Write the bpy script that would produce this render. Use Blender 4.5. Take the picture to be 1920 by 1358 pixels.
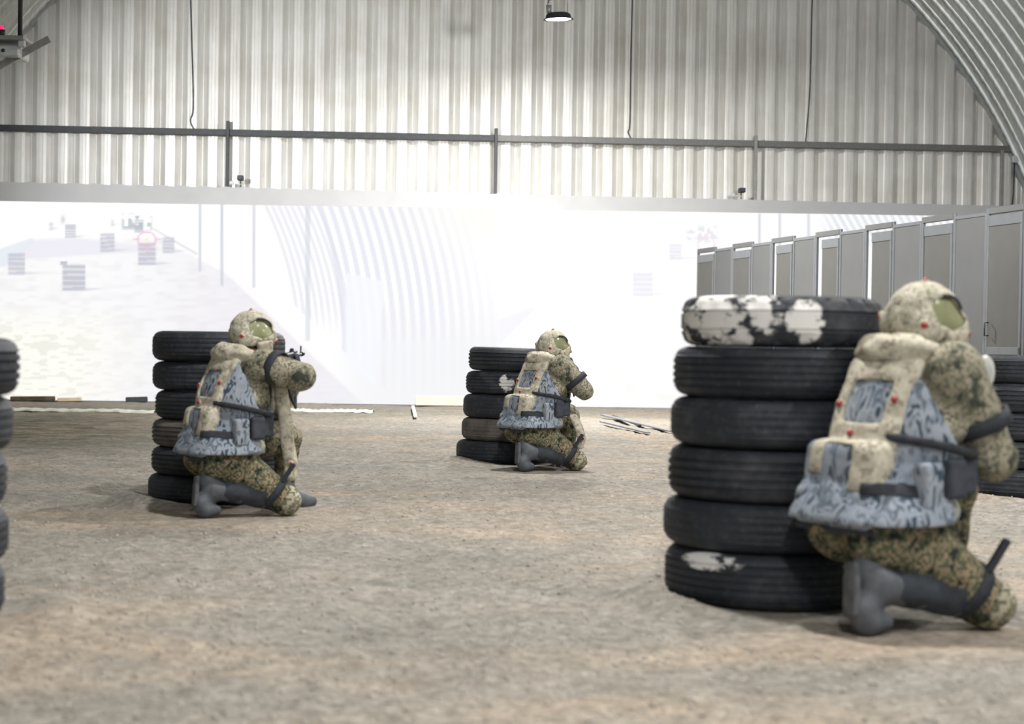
import bpy, math, random
import numpy as np
from mathutils import Matrix, Vector

for _o in list(bpy.data.objects):
    bpy.data.objects.remove(_o)
SC = bpy.context.scene
COL = SC.collection
random.seed(7)
RNG = np.random.default_rng(7)

# ------------------------------------------------------------------ camera
F, CX, CY = 3000.0, 960.0, 679.0
CAM_H, PITCH, ROLL = 0.83, 29.0 / 3000.0, 0.016
cam_d = bpy.data.cameras.new('camera')
cam_d.sensor_width = 36.0
cam_d.lens = F / 1920.0 * 36.0
cam_d.clip_end = 200
cam_d.dof.use_dof = True
cam_d.dof.focus_distance = 12.5
cam_d.dof.aperture_fstop = 2.8
cam = bpy.data.objects.new('camera', cam_d)
COL.objects.link(cam)
_f = Vector((0, math.cos(PITCH), -math.sin(PITCH)))
_u0 = Vector((0, math.sin(PITCH), math.cos(PITCH)))
_r0 = Vector((1, 0, 0))
_r = _r0 * math.cos(ROLL) + _u0 * math.sin(ROLL)
_u = -_r0 * math.sin(ROLL) + _u0 * math.cos(ROLL)
cam.matrix_world = Matrix(((_r.x, _u.x, -_f.x, 0), (_r.y, _u.y, -_f.y, 0), (_r.z, _u.z, -_f.z, CAM_H), (0, 0, 0, 1)))
SC.camera = cam


def at(px, py, Y):
    """world point at depth Y seen at photograph pixel (px, py)"""
    d = _f * F + _r * (px - CX) - _u * (py - CY)
    k = Y / d.y
    return Vector((d.x * k, Y, CAM_H + d.z * k))


def to_px(P):
    """photograph pixels of an array of world points"""
    P = np.asarray(P, dtype=float) - np.array([0, 0, CAM_H])
    zc = P @ np.array(_f)
    return CX + F * (P @ np.array(_r)) / zc, CY - F * (P @ np.array(_u)) / zc


# ------------------------------------------------------------------ world, exposure
W = bpy.data.worlds.new('world')
SC.world = W
W.use_nodes = True
W.node_tree.nodes['Background'].inputs[0].default_value = (0.85, 0.92, 1.0, 1)
W.node_tree.nodes['Background'].inputs[1].default_value = 1.0
SC.view_settings.view_transform = 'Standard'
SC.view_settings.look = 'None'
SC.view_settings.gamma = 1.0
SC.view_settings.use_curve_mapping = False
SC.view_settings.exposure = 0.0
SC.cycles.max_bounces = 3
SC.cycles.adaptive_threshold = 0.03
SC.cycles.diffuse_bounces = 3
SC.cycles.glossy_bounces = 2
LAMP_POWER = 232.0
WALL_LAMP_POWER = 620.0
PROJECTOR_POWER = 2100.0
SCREEN_EMIT = 1.0

# ------------------------------------------------------------------ hall frame
HALL_A = 0.085
HALL_Y = 22.35
HALL_M = Matrix.Translation((0, HALL_Y, 0)) @ Matrix.Rotation(HALL_A, 4, 'Z')
HALL_R, HALL_C = 8.18, -0.22


def hall_at(px, py, v):
    """hall-local point on the plane local y = v seen at pixel"""
    inv = HALL_M.inverted()
    o = inv @ Vector((0, 0, CAM_H))
    d = inv.to_3x3() @ (_f * F + _r * (px - CX) - _u * (py - CY))
    k = (v - o.y) / d.y
    return o + d * k


# ------------------------------------------------------------------ helpers
def tag(o, label=None, cat=None, group=None, kind=None):
    if label: o['label'] = label
    if cat: o['category'] = cat
    if group: o['group'] = group
    if kind: o['kind'] = kind
    return o


def link(name, mesh, mat=None, parent=None, loc=None, rot=None, scale=None):
    o = bpy.data.objects.new(name, mesh)
    COL.objects.link(o)
    if mat is not None and mesh is not None:
        if isinstance(mat, (list, tuple)):
            if not mesh.materials:
                for m in mat: mesh.materials.append(m)
        elif not mesh.materials:
            mesh.materials.append(mat)
    if parent is not None: o.parent = parent
    if loc is not None: o.location = loc
    if rot is not None: o.rotation_euler = rot
    if scale is not None: o.scale = scale if hasattr(scale, '__len__') else (scale,) * 3
    return o


def empty(name, loc=(0, 0, 0), rz=0.0, parent=None):
    o = bpy.data.objects.new(name, None)
    COL.objects.link(o)
    o.empty_display_size = 0.1
    o.location = loc
    o.rotation_euler = (0, 0, rz)
    if parent: o.parent = parent
    return o


def in_hall(o):
    o.matrix_world = HALL_M @ o.matrix_basis
    return o


def mesh_np(name, V, Fq, smooth=False):
    """V (n,3), Fq list of faces or int array (m,k)"""
    me = bpy.data.meshes.new(name)
    V = np.asarray(V, dtype=np.float32)
    if isinstance(Fq, np.ndarray):
        m, k = Fq.shape
        me.vertices.add(len(V)); me.vertices.foreach_set('co', V.ravel())
        me.loops.add(m * k); me.loops.foreach_set('vertex_index', Fq.astype(np.int32).ravel())
        me.polygons.add(m); me.polygons.foreach_set('loop_start', np.arange(0, m * k, k, dtype=np.int32))
        me.update(calc_edges=True)
    else:
        me.from_pydata(V.tolist(), [], Fq)
        me.update()
    me.validate()
    if smooth:
        me.polygons.foreach_set('use_smooth', np.ones(len(me.polygons), dtype=bool))
    return me


class MB:
    """collects shapes that end as ONE mesh"""
    def __init__(self): self.V = []; self.F = []; self.S = []

    def add(self, V, Fs, smooth=False):
        n = len(self.V)
        self.V += [tuple(v) for v in V]
        self.F += [tuple(i + n for i in f) for f in Fs]
        self.S += [smooth] * len(Fs)
        return self

    def box(self, c, s, R=None, bevel=0.0):
        hx, hy, hz = s[0] / 2, s[1] / 2, s[2] / 2
        b = min(bevel, hx * .9, hy * .9, hz * .9)
        V, Fs = [], []
        if b <= 0:
            V = [Vector((x, y, z)) for z in (-hz, hz) for y in (-hy, hy) for x in (-hx, hx)]
            Fs = [(0, 2, 3, 1), (4, 5, 7, 6), (0, 1, 5, 4), (2, 6, 7, 3), (0, 4, 6, 2), (1, 3, 7, 5)]
        else:
            idx = {}
            for sx in (-1, 1):
                for sy in (-1, 1):
                    for sz in (-1, 1):
                        for ax in range(3):
                            p = [sx * (hx - b), sy * (hy - b), sz * (hz - b)]
                            p[ax] = (sx * hx, sy * hy, sz * hz)[ax]
                            idx[(sx, sy, sz, ax)] = len(V); V.append(Vector(p))
            for ax in range(3):
                o1, o2 = [a for a in range(3) if a != ax]
                for s0 in (-1, 1):
                    q = []
                    for (p1, p2) in ((-1, -1), (1, -1), (1, 1), (-1, 1)):
                        k = [0, 0, 0]; k[ax] = s0; k[o1] = p1; k[o2] = p2
                        q.append(idx[(k[0], k[1], k[2], ax)])
                    Fs.append(tuple(q))
                for s1 in (-1, 1):
                    for s2 in (-1, 1):
                        q = []
                        for sa, w in ((-1, o1), (1, o1), (1, o2), (-1, o2)):
                            k = [0, 0, 0]; k[ax] = sa; k[o1] = s1; k[o2] = s2
                            q.append(idx[(k[0], k[1], k[2], w)])
                        Fs.append(tuple(q))
            for sx in (-1, 1):
                for sy in (-1, 1):
                    for sz in (-1, 1):
                        Fs.append(tuple(idx[(sx, sy, sz, a)] for a in range(3)))
        M = R if R is not None else Matrix.Identity(3)
        return self.add([M @ v + Vector(c) for v in V], Fs)

    def bar(self, a, b, w, h, up=(0, 0, 1), bevel=0.0):
        a, b = Vector(a), Vector(b)
        d = (b - a); L = d.length; d.normalize()
        upv = Vector(up)
        s = d.cross(upv)
        if s.length < 1e-4: s = d.cross(Vector((1, 0, 0)))
        s.normalize(); t = s.cross(d)
        R = Matrix(((d.x, s.x, t.x), (d.y, s.y, t.y), (d.z, s.z, t.z)))
        return self.box((a + b) / 2, (L, w, h), R, bevel)

    def tube(self, pts, r, n=8, caps=True):
        pts = [Vector(p) for p in pts]
        rs = r if hasattr(r, '__len__') else [r] * len(pts)
        V, Fs = [], []
        prev = None
        for i, p in enumerate(pts):
            t = (pts[min(i + 1, len(pts) - 1)] - pts[max(i - 1, 0)]).normalized()
            if prev is None:
                s = t.cross(Vector((0, 0, 1)))
                if s.length < 1e-3: s = t.cross(Vector((1, 0, 0)))
            else:
                s = prev - t * prev.dot(t)
            s.normalize(); prev = s.copy(); q = t.cross(s)
            for k in range(n):
                a = 2 * math.pi * k / n
                V.append(p + (s * math.cos(a) + q * math.sin(a)) * rs[i])
        for i in range(len(pts) - 1):
            for k in range(n):
                Fs.append((i * n + k, i * n + (k + 1) % n, (i + 1) * n + (k + 1) % n, (i + 1) * n + k))
        self.add(V, Fs, True)
        if caps:
            m = len(self.V) - len(V)
            self.F += [tuple(m + k for k in reversed(range(n))), tuple(m + (len(pts) - 1) * n + k for k in range(n))]
            self.S += [False, False]
        return self

    def lathe(self, prof, c=(0, 0, 0), R=None, n=24, closed=False):
        """prof: (r, z) list"""
        M = R if R is not None else Matrix.Identity(3)
        V, Fs = [], []
        m = len(prof)
        for k in range(n):
            a = 2 * math.pi * k / n
            for (r, z) in prof:
                V.append(M @ Vector((r * math.cos(a), r * math.sin(a), z)) + Vector(c))
        for k in range(n):
            k2 = (k + 1) % n
            for i in range(m if closed else m - 1):
                j = (i + 1) % m
                Fs.append((k * m + i, k2 * m + i, k2 * m + j, k * m + j))
        return self.add(V, Fs, True)

    def mesh(self, name):
        me = bpy.data.meshes.new(name)
        me.from_pydata([tuple(v) for v in self.V], [], self.F)
        me.update()
        me.polygons.foreach_set('use_smooth', np.array(self.S, dtype=bool))
        return me

    def build(self, name, mat, parent=None, loc=None, rot=None):
        return link(name, self.mesh(name), mat, parent, loc, rot)


# value noise
def vnoise(P, scale, seed=0):
    P = np.asarray(P, dtype=np.float64) * scale
    I = np.floor(P).astype(np.int64); f = P - I
    f = f * f * (3 - 2 * f)
    D = P.shape[-1]
    out = 0.0
    for c in range(2 ** D):
        w = 1.0; h = np.int64(seed * 7919 + 13)
        for d in range(D):
            b = (c >> d) & 1
            w = w * (f[..., d] if b else 1 - f[..., d])
            h = (h * np.int64(31337) + (I[..., d] + b) * np.int64((73856093, 19349663, 83492791)[d])) & np.int64(0x7fffffff)
        h = (h ^ (h >> 13)) * np.int64(1274126177) & np.int64(0x7fffffff)
        h = (h ^ (h >> 16)) & np.int64(0xffffff)
        out = out + w * (h / float(0xffffff))
    return out * 2 - 1


# ------------------------------------------------------------------ materials
def srgb(r, g, b):
    def f(c):
        c /= 255.0
        return c / 12.92 if c <= .04045 else ((c + .055) / 1.055) ** 2.4
    return (f(r), f(g), f(b), 1)


class NT:
    def __init__(self, name):
        self.m = bpy.data.materials.new(name)
        self.m.use_nodes = True
        self.t = self.m.node_tree
        self.b = self.t.nodes['Principled BSDF']

    def n(self, typ, **kw):
        nd = self.t.nodes.new(typ)
        for k, v in kw.items():
            if k.startswith('_'): nd.inputs[k[1:].replace('_', ' ')].default_value = v
            else: setattr(nd, k, v)
        return nd

    def l(self, a, b): self.t.links.new(a, b)

    def coords(self): return self.n('ShaderNodeTexCoord').outputs['Object']

    def noise(self, vec, scale, detail=3, rough=.55, dist=0):
        nd = self.n('ShaderNodeTexNoise')
        nd.inputs['Scale'].default_value = scale
        nd.inputs['Detail'].default_value = detail
        nd.inputs['Roughness'].default_value = rough
        nd.inputs['Distortion'].default_value = dist
        self.l(vec, nd.inputs['Vector'])
        return nd.outputs['Fac']

    def mapping(self, vec, scale=(1, 1, 1), rot=(0, 0, 0), loc=(0, 0, 0)):
        nd = self.n('ShaderNodeMapping')
        nd.inputs['Scale'].default_value = scale
        nd.inputs['Rotation'].default_value = rot
        nd.inputs['Location'].default_value = loc
        self.l(vec, nd.inputs['Vector'])
        return nd.outputs[0]

    def ramp(self, fac, stops, interp='LINEAR'):
        nd = self.n('ShaderNodeValToRGB')
        nd.color_ramp.interpolation = interp
        el = nd.color_ramp.elements
        while len(el) < len(stops): el.new(0.5)
        for e, (p, c) in zip(el, stops):
            e.position = p; e.color = c if len(c) == 4 else (*c, 1)
        self.l(fac, nd.inputs['Fac'])
        return nd.outputs['Color']

    def mix(self, fac, a, b, mode='MIX'):
        nd = self.n('ShaderNodeMix', data_type='RGBA', blend_type=mode)
        for s, v in ((nd.inputs[0], fac), (nd.inputs[6], a), (nd.inputs[7], b)):
            if isinstance(v, (float, int, tuple)): s.default_value = v
            else: self.l(v, s)
        return nd.outputs[2]

    def math(self, op, a, b=None, clamp=False):
        nd = self.n('ShaderNodeMath', operation=op, use_clamp=clamp)
        for s, v in ((nd.inputs[0], a), (nd.inputs[1], b)):
            if v is None: continue
            if isinstance(v, (float, int)): s.default_value = v
            else: self.l(v, s)
        return nd.outputs[0]

    def bump(self, h, strength=.3, dist=.01):
        nd = self.n('ShaderNodeBump')
        nd.inputs['Strength'].default_value = strength
        nd.inputs['Distance'].default_value = dist
        self.l(h, nd.inputs['Height'])
        self.l(nd.outputs[0], self.b.inputs['Normal'])

    def base(self, c):
        if isinstance(c, tuple): self.b.inputs['Base Color'].default_value = c
        else: self.l(c, self.b.inputs['Base Color'])
        return self

    def pr(self, rough=.6, metal=0.0, spec=.5):
        self.b.inputs['Roughness'].default_value = rough
        self.b.inputs['Metallic'].default_value = metal
        self.b.inputs['Specular IOR Level'].default_value = spec
        return self


def plain(name, c1, c2=None, scale=8, rough=.6, metal=0.0, bump=0.0, spec=.5):
    t = NT(name); co = t.coords()
    nz = t.noise(co, scale, 4)
    c2 = c2 or tuple(x * .75 for x in c1[:3]) + (1,)
    t.base(t.ramp(nz, [(.3, c1), (.7, c2)])).pr(rough, metal, spec)
    if bump: t.bump(nz, bump, .01)
    return t.m


def camo(name, cols, cell=.014, scale=9.0, fine=.15):
    """pixelated camouflage cloth"""
    t = NT(name); co = t.coords()
    sn = t.n('ShaderNodeVectorMath', operation='SNAP')
    sn.inputs[1].default_value = (cell,) * 3
    t.l(co, sn.inputs[0])
    a = t.noise(sn.outputs[0], scale, 3, .75)
    c = t.ramp(a, cols, 'CONSTANT')
    w = t.noise(co, 60, 3)
    c = t.mix(fine, c, t.ramp(w, [(.3, (.03, .03, .025)), (.7, (.9, .85, .75))]), 'OVERLAY')
    t.base(c).pr(.9, 0, .2)
    t.bump(t.noise(co, 35, 4), .35, .006)
    return t.m


M = {}
M['camo_jacket'] = camo('camo_jacket', [(0, srgb(64, 68, 60)), (.38, srgb(104, 104, 90)), (.45, srgb(150, 144, 126)), (.52, srgb(112, 112, 96)),
                                        (.56, srgb(170, 162, 144)), (.63, srgb(92, 95, 84))], .008, 13, .1)
M['camo_trousers'] = camo('camo_trousers', [(0, srgb(38, 44, 40)), (.41, srgb(78, 82, 66)), (.47, srgb(128, 117, 95)), (.52, srgb(82, 86, 68)),
                                            (.57, srgb(146, 132, 108)), (.62, srgb(52, 57, 50))], .009, 13, .1)
M['camo_helmet'] = camo('camo_helmet', [(0, srgb(132, 130, 116)), (.40, srgb(166, 162, 146)), (.48, srgb(192, 187, 170)), (.57, srgb(150, 146, 130)),
                                        (.63, srgb(204, 198, 182))], .008, 12, .08)
M['camo_harness'] = camo('camo_harness', [(0, srgb(146, 140, 124)), (.42, srgb(180, 174, 157)), (.52, srgb(198, 192, 175)), (.60, srgb(160, 153, 136)),
                                          (.66, srgb(206, 200, 184))], .010, 10, .08)


def vest_mat():
    t = NT('vest_cloth'); co = t.coords()
    mp = t.mapping(co, (1.5, 1.5, .6), (0, .45, .2))
    a = t.noise(mp, 17, 1, .5, 1.3)
    b = t.noise(co, 9, 3)
    base = t.ramp(b, [(.35, srgb(134, 143, 156)), (.65, srgb(160, 166, 174))])
    st = t.ramp(a, [(0, (1, 1, 1)), (.36, (1, 1, 1)), (.42, (0, 0, 0)), (.56, (0, 0, 0)), (.6, (.6, .6, .6)), (.68, (.8, .8, .8)), (.75, (0, 0, 0))])
    t.base(t.mix(st, base, srgb(62, 76, 88))).pr(.85, 0, .25)
    t.bump(t.noise(co, 30, 4), .35, .006)
    return t.m


M['vest'] = vest_mat()
M['camo_pad'] = camo('camo_pad', [(0, srgb(70, 74, 62)), (.40, srgb(120, 118, 98)), (.48, srgb(168, 162, 142)), (.56, srgb(104, 106, 88)), (.62, srgb(188, 182, 164))], .012, 13)
M['skin'] = plain('skin', srgb(196, 142, 118), srgb(170, 112, 92), 20, .55)
M['helmet_shell'] = plain('helmet_shell', srgb(146, 148, 112), srgb(128, 130, 98), 12, .22)
M['black_webbing'] = plain('black_webbing', srgb(48, 52, 60), srgb(34, 38, 44), 60, .8)
M['dark_cloth'] = plain('dark_cloth', srgb(66, 70, 80), srgb(44, 48, 56), 30, .85, bump=.2)
M['boot'] = plain('boot_leather', srgb(98, 102, 108), srgb(70, 74, 80), 18, .6, bump=.2)
M['boot_sole'] = plain('boot_sole', srgb(100, 102, 106), srgb(70, 72, 76), 26, .8)
M['shin_cloth'] = plain('shin_cloth', srgb(58, 64, 72), srgb(40, 44, 50), 26, .8, bump=.2)
M['sensor_red'] = plain('sensor_red', srgb(176, 40, 48), srgb(130, 24, 32), 80, .3)
M['glass_lens'] = plain('glasses_lens', srgb(70, 86, 92), srgb(50, 62, 70), 20, .15)
M['gun_metal'] = plain('gun_metal', srgb(46, 48, 52), srgb(32, 34, 38), 40, .45, .6)
M['gun_wood'] = plain('gun_furniture', srgb(58, 50, 46), srgb(40, 36, 34), 30, .5)
M['white_plastic'] = plain('white_plastic', srgb(220, 220, 216), srgb(190, 190, 188), 30, .4)
M['kneepad'] = plain('kneepad', srgb(172, 170, 158), srgb(136, 138, 126), 20, .7)


def rubber(name, paint=None):
    """paint: list of (cx, cy, cz, rx, ry, rz, amount) ellipsoids in tyre space that carry whitish paint"""
    t = NT(name); co = t.coords()
    oi = t.n('ShaderNodeObjectInfo').outputs['Random']
    add = t.n('ShaderNodeVectorMath', operation='ADD')
    t.l(co, add.inputs[0])
    cv = t.n('ShaderNodeCombineXYZ')
    t.l(t.math('MULTIPLY', oi, 31.0), cv.inputs[0])
    t.l(cv.outputs[0], add.inputs[1])
    v = add.outputs[0]
    a = t.noise(v, 5, 5, .65)
    c = t.ramp(a, [(.3, srgb(28, 31, 36)), (.55, srgb(44, 48, 56)), (.75, srgb(84, 84, 86))])
    d = t.noise(v, 45, 4, .7)
    c = t.mix(t.ramp(d, [(.55, (0, 0, 0)), (.8, (.5, .5, .5))]), c, srgb(112, 108, 102))
    if paint:
        tot = None
        nz = t.noise(t.mapping(co, (1, 1, 1.5)), 13, 6, .7)
        for (cx, cy, cz, rx, ry, rz, amt) in paint:
            mp = t.mapping(co, (1 / rx, 1 / ry, 1 / rz), loc=(-cx / rx, -cy / ry, -cz / rz))
            ln = t.n('ShaderNodeVectorMath', operation='LENGTH')
            t.l(mp, ln.inputs[0])
            k = t.math('SUBTRACT', amt, ln.outputs['Value'])
            tot = k if tot is None else t.math('MAXIMUM', tot, k)
        s = t.math('ADD', tot, t.math('MULTIPLY', t.math('SUBTRACT', nz, .5), 7.0))
        msk = t.ramp(s, [(.0, (0, 0, 0)), (.35, (1, 1, 1))])
        msk = t.mix(t.ramp(tot, [(0, (0, 0, 0)), (.15, (1, 1, 1))]), (0, 0, 0, 1), msk)
        c = t.mix(msk, c, srgb(226, 224, 220))
    t.base(c).pr(.62, 0, .4)
    t.bump(d, .25, .004)
    return t.m


M['rubber'] = rubber('rubber')
M['rubber_painted'] = rubber('rubber_painted', [(-.20, -.25, -.01, .16, .2, .10, 1.15), (.085, -.315, .0, .045, .07, .05, 1.5), (-.06, -.31, .02, .10, .1, .09, .9)])
M['rubber_chipped'] = rubber('rubber_chipped', [(-.18, -.27, .055, .13, .12, .028, 1.0)])
M['rubber_spots'] = rubber('rubber_spots', [(-.02, -.32, 0, .06, .08, .07, 1.0), (.14, -.28, -.02, .05, .07, .06, .8)])
M['rubber_dusty'] = plain('rubber_dusty', srgb(112, 106, 98), srgb(74, 72, 70), 12, .8, bump=.2)


def metal_sheet(name, c1, c2, rough=.42, metal=.35, dirt=True):
    t = NT(name); co = t.coords()
    st = t.noise(t.mapping(co, (9, 9, .5)), 3, 5, .65)
    bl = t.noise(co, 1.7, 4, .6)
    c = t.ramp(st, [(.3, c1), (.7, c2)])
    c = t.mix(t.ramp(bl, [(.4, (0, 0, 0)), (.75, (.35, .35, .35))]), c, srgb(168, 158, 140))
    if dirt:
        sp = t.noise(t.mapping(co, (1, 1, .25)), 14, 4, .7)
        c = t.mix(t.ramp(sp, [(.70, (0, 0, 0)), (.78, (.6, .6, .6))]), c, srgb(110, 100, 88))
    t.base(c).pr(rough, metal, .5)
    return t.m


M['sheet'] = metal_sheet('galvanised_sheet', srgb(226, 225, 220), srgb(206, 205, 200), .42, .2)
M['roof_sheet'] = metal_sheet('roof_sheet', srgb(206, 210, 208), srgb(176, 182, 180), .35, .4)
M['dark_steel'] = plain('dark_steel', srgb(62, 64, 66), srgb(48, 50, 52), 20, .55, .3)
M['grey_steel'] = plain('grey_steel', srgb(150, 150, 146), srgb(130, 130, 126), 20, .5, .3)
M['pale_steel'] = plain('pale_steel', srgb(136, 138, 142), srgb(118, 120, 124), 9, .6, .1)
M['rail_lit'] = plain('rail_lit', srgb(112, 112, 110), srgb(100, 100, 98), 20, .55, .2)
M['cable'] = plain('cable', srgb(70, 70, 70), srgb(52, 52, 52), 20, .6)
M['light_grey'] = plain('light_grey_paint', srgb(190, 194, 192), srgb(176, 180, 180), 20, .5)
M['panel_grey'] = plain('panel_grey', srgb(96, 97, 97), srgb(90, 91, 91), 3, .55)
M['door_grey'] = plain('door_grey', srgb(88, 88, 84), srgb(82, 82, 79), 4, .55)
M['alu'] = plain('aluminium_frame', srgb(116, 119, 122), srgb(108, 111, 114), 10, .4, .2)
M['fabric'] = plain('screen_fabric', srgb(180, 180, 180), srgb(174, 174, 175), 4, .9, spec=.1)
M['wood'] = plain('pale_wood', srgb(236, 214, 190), srgb(222, 196, 168), 9, .7)
M['wood_dark'] = plain('weathered_wood', srgb(120, 98, 78), srgb(66, 54, 46), 9, .8)
M['plastic_strip'] = plain('white_strip', srgb(226, 228, 216), srgb(190, 196, 178), 14, .5)


def emit(name, col, s):
    t = NT(name)
    t.b.inputs['Base Color'].default_value = col
    t.b.inputs['Emission Color'].default_value = col
    t.b.inputs['Emission Strength'].default_value = s
    return t.m


M['lamp_glow'] = emit('lamp_glow', (.95, .95, 1, 1), 14)
M['red_led'] = emit('red_led', (1, .02, .12, 1), 1.2)

# ------------------------------------------------------------------ floor
STACKS = {'near': (at(1462, 1100, 5.39).x, 5.39), 'left': (at(412, 930, 8.42).x, 8.42), 'mid': (at(962, 860, 11.5).x, 11.5),
          'right': (at(1910, 920, 9.5).x, 9.5), 'edge': (at(-190, 1180, 4.7).x, 4.7)}


def ground_h(X, Y):
    P = np.stack([X, Y], -1)
    h = .020 * vnoise(P, .6, 1) + .012 * vnoise(P, 1.7, 2) + .007 * vnoise(P, 5.1, 3) + .0045 * vnoise(P, 14, 4)
    h = h + .0035 * vnoise(P, 37, 5) + .0025 * vnoise(P, 71, 6)
    for (sx, sy) in STACKS.values():
        r = np.hypot(X - sx, Y - sy)
        w = np.exp(-((r - .2) / .32) ** 2)
        h = h * (1 - .85 * np.exp(-(r / .55) ** 4)) + .07 * np.exp(-((r - .47) / .1) ** 2) * (.35 + .65 * vnoise(P, 2.5, 9))
    for (sx, sy) in SOLDIER_XY:
        r = np.hypot(X - sx, Y - sy)
        h = h * (1 - .8 * np.exp(-(r / .5) ** 4)) - .004 * np.exp(-(r / .45) ** 4)
    return h


SOLDIER_XY = [(1.106, 4.86), (at(412, 900, 7.71).x, 7.71), (at(993, 850, 10.80).x, 10.80)]


def ground_mat():
    t = NT('gravel_ground'); co = t.coords()
    big = t.noise(t.mapping(co, (.5, 1.0, 1), (0, 0, .3)), .9, 4, .6, .6)
    mid = t.noise(co, 4.5, 5, .7)
    fine = t.noise(co, 42, 5, .8)
    vor = t.n('ShaderNodeTexVoronoi'); vor.inputs['Scale'].default_value = 48
    t.l(co, vor.inputs['Vector'])
    c = t.ramp(big, [(.32, srgb(140, 138, 132)), (.52, srgb(153, 147, 138)), (.64, srgb(168, 154, 138)), (.75, srgb(148, 143, 135))])
    c = t.mix(t.ramp(mid, [(.3, (.55, .55, .55)), (.6, (0, 0, 0))]), c, srgb(118, 114, 104))
    c = t.mix(.4, c, t.ramp(fine, [(.25, (.2, .2, .2)), (.5, (.5, .5, .5)), (.75, (.8, .79, .77))]), 'OVERLAY')
    bw = t.n('ShaderNodeRGBToBW'); t.l(vor.outputs['Color'], bw.inputs[0])
    c = t.mix(.3, c, bw.outputs[0], 'SOFT_LIGHT')
    c = t.mix(.5, c, t.ramp(t.noise(t.mapping(co, (1, 1.6, 1)), 14, 4, .65), [(.3, (.2, .2, .2)), (.7, (.75, .74, .73))]), 'OVERLAY')
    at_ = t.n('ShaderNodeAttribute', attribute_name='damp')
    dn = t.math('MULTIPLY', at_.outputs['Fac'], t.ramp(t.noise(t.mapping(co, (.6, 1.5, 1)), 3.2, 4, .7), [(.35, (.25, .25, .25)), (.6, (1, 1, 1))]))
    c = t.mix(dn, c, srgb(92, 88, 70))
    t.base(c).pr(.95, 0, .15)
    t.bump(t.math('ADD', fine, t.noise(co, 17, 3, .6)), .5, .012)
    return t.m


M['ground'] = ground_mat()


def make_floor():
    ys = np.concatenate([np.linspace(-9, 2.6, 24), 2.6 * (23.6 / 2.6) ** np.linspace(0, 1, 520)[1:]])
    us = np.concatenate([np.linspace(-1, -.42, 14)[:-1], np.linspace(-.42, .42, 470), np.linspace(.42, 1, 14)[1:]])
    Vs = []
    n, m = len(ys), len(us)
    Yg = np.repeat(ys[:, None], m, 1)
    half = np.clip(.42 * np.abs(ys) * 1.0 + .3, 1.4, 9.5)
    # columns follow the view near the middle, the rest reaches the hall sides
    U = np.repeat(us[None, :], n, 0)
    inner = np.abs(U) <= .42
    Xg = np.where(inner, U / .42 * half[:, None], np.sign(U) * (half[:, None] + (np.abs(U) - .42) / .58 * (9.6 - half[:, None])))
    Z = ground_h(Xg, Yg)
    V = np.stack([Xg, Yg, Z], -1).reshape(-1, 3)
    i = np.arange(n * m).reshape(n, m)
    Q = np.stack([i[:-1, :-1], i[:-1, 1:], i[1:, 1:], i[1:, :-1]], -1).reshape(-1, 4)
    me = mesh_np('floor', V, Q, True)
    px, py = to_px(np.where(V[:, 1:2] > 1, V, np.array([[0, 1, -5]])))
    damp = np.exp(-(((px - 90) / 230) ** 4)) * np.exp(-(((py - 808) / 38) ** 4)) * (V[:, 1] > 5)
    damp = np.maximum(damp, .5 * np.exp(-(((px - 700) / 900) ** 4)) * np.exp(-(((py - 775) / 14) ** 2)) * (V[:, 1] > 5))
    at_ = me.attributes.new('damp', 'FLOAT', 'POINT')
    at_.data.foreach_set('value', damp.astype(np.float32))
    o = link('floor', me, M['ground'])
    tag(o, 'uneven sandy gravel ground covering the hall floor', 'floor', kind='structure')


make_floor()


def make_gravel():
    N = 16000
    Y = 2.7 * (11 / 2.7) ** RNG.random(N)
    X = (RNG.random(N) * 2 - 1) * (.36 * Y + .2)
    keep = np.ones(N, bool)
    for (sx, sy) in STACKS.values(): keep &= np.hypot(X - sx, Y - sy) > .37
    for (sx, sy) in SOLDIER_XY: keep &= np.hypot(X - sx, Y - sy) > .55
    X, Y = X[keep], Y[keep]; N = len(X)
    S = (.0028 + .007 * RNG.random(N) ** 3)
    Z = ground_h(X, Y)
    oc = np.array([(1, 0, 0), (-1, 0, 0), (0, 1, 0), (0, -1, 0), (0, 0, .45), (0, 0, -.45)])
    fc = np.array([(0, 2, 4), (2, 1, 4), (1, 3, 4), (3, 0, 4), (2, 0, 5), (1, 2, 5), (3, 1, 5), (0, 3, 5)])
    A = RNG.random(N) * 6.28
    ca, sa = np.cos(A), np.sin(A)
    J = oc[None] * (1 + .5 * (RNG.random((N, 6, 1)) - .5)) * S[:, None, None]
    V = np.stack([J[..., 0] * ca[:, None] - J[..., 1] * sa[:, None] + X[:, None],
                  J[..., 0] * sa[:, None] + J[..., 1] * ca[:, None] + Y[:, None], J[..., 2] + Z[:, None] + .0015], -1).reshape(-1, 3)
    Q = (fc[None] + 6 * np.arange(N)[:, None, None]).reshape(-1, 3)
    t = NT('pebble'); co = t.coords()
    c = t.ramp(t.noise(co, 23, 2, .6), [(.3, srgb(158, 153, 145)), (.5, srgb(184, 177, 167)), (.7, srgb(208, 200, 189))])
    t.base(c).pr(.9, 0, .2)
    o = link('gravel', mesh_np('gravel', V, Q, False), t.m)
    tag(o, 'small loose grey and tan stones scattered over the ground', 'gravel', kind='stuff')


make_gravel()

# ------------------------------------------------------------------ hall shell
PITCHW = 0.287


def wall_profile():
    p = PITCHW
    # (u, depth) depth>0 is toward the hall
    return [(0, .0), (.004, .0), (.012, .012), (.066, .078), (.074, .085), (.082, .088), (.112, .090), (.116, .085), (.121, .085), (.125, .090),
            (.158, .090), (.162, .085), (.167, .085), (.171, .090), (.202, .088), (.210, .085), (.218, .078), (.272, .012), (.280, .0), (p - .0015, 0)]


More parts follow.
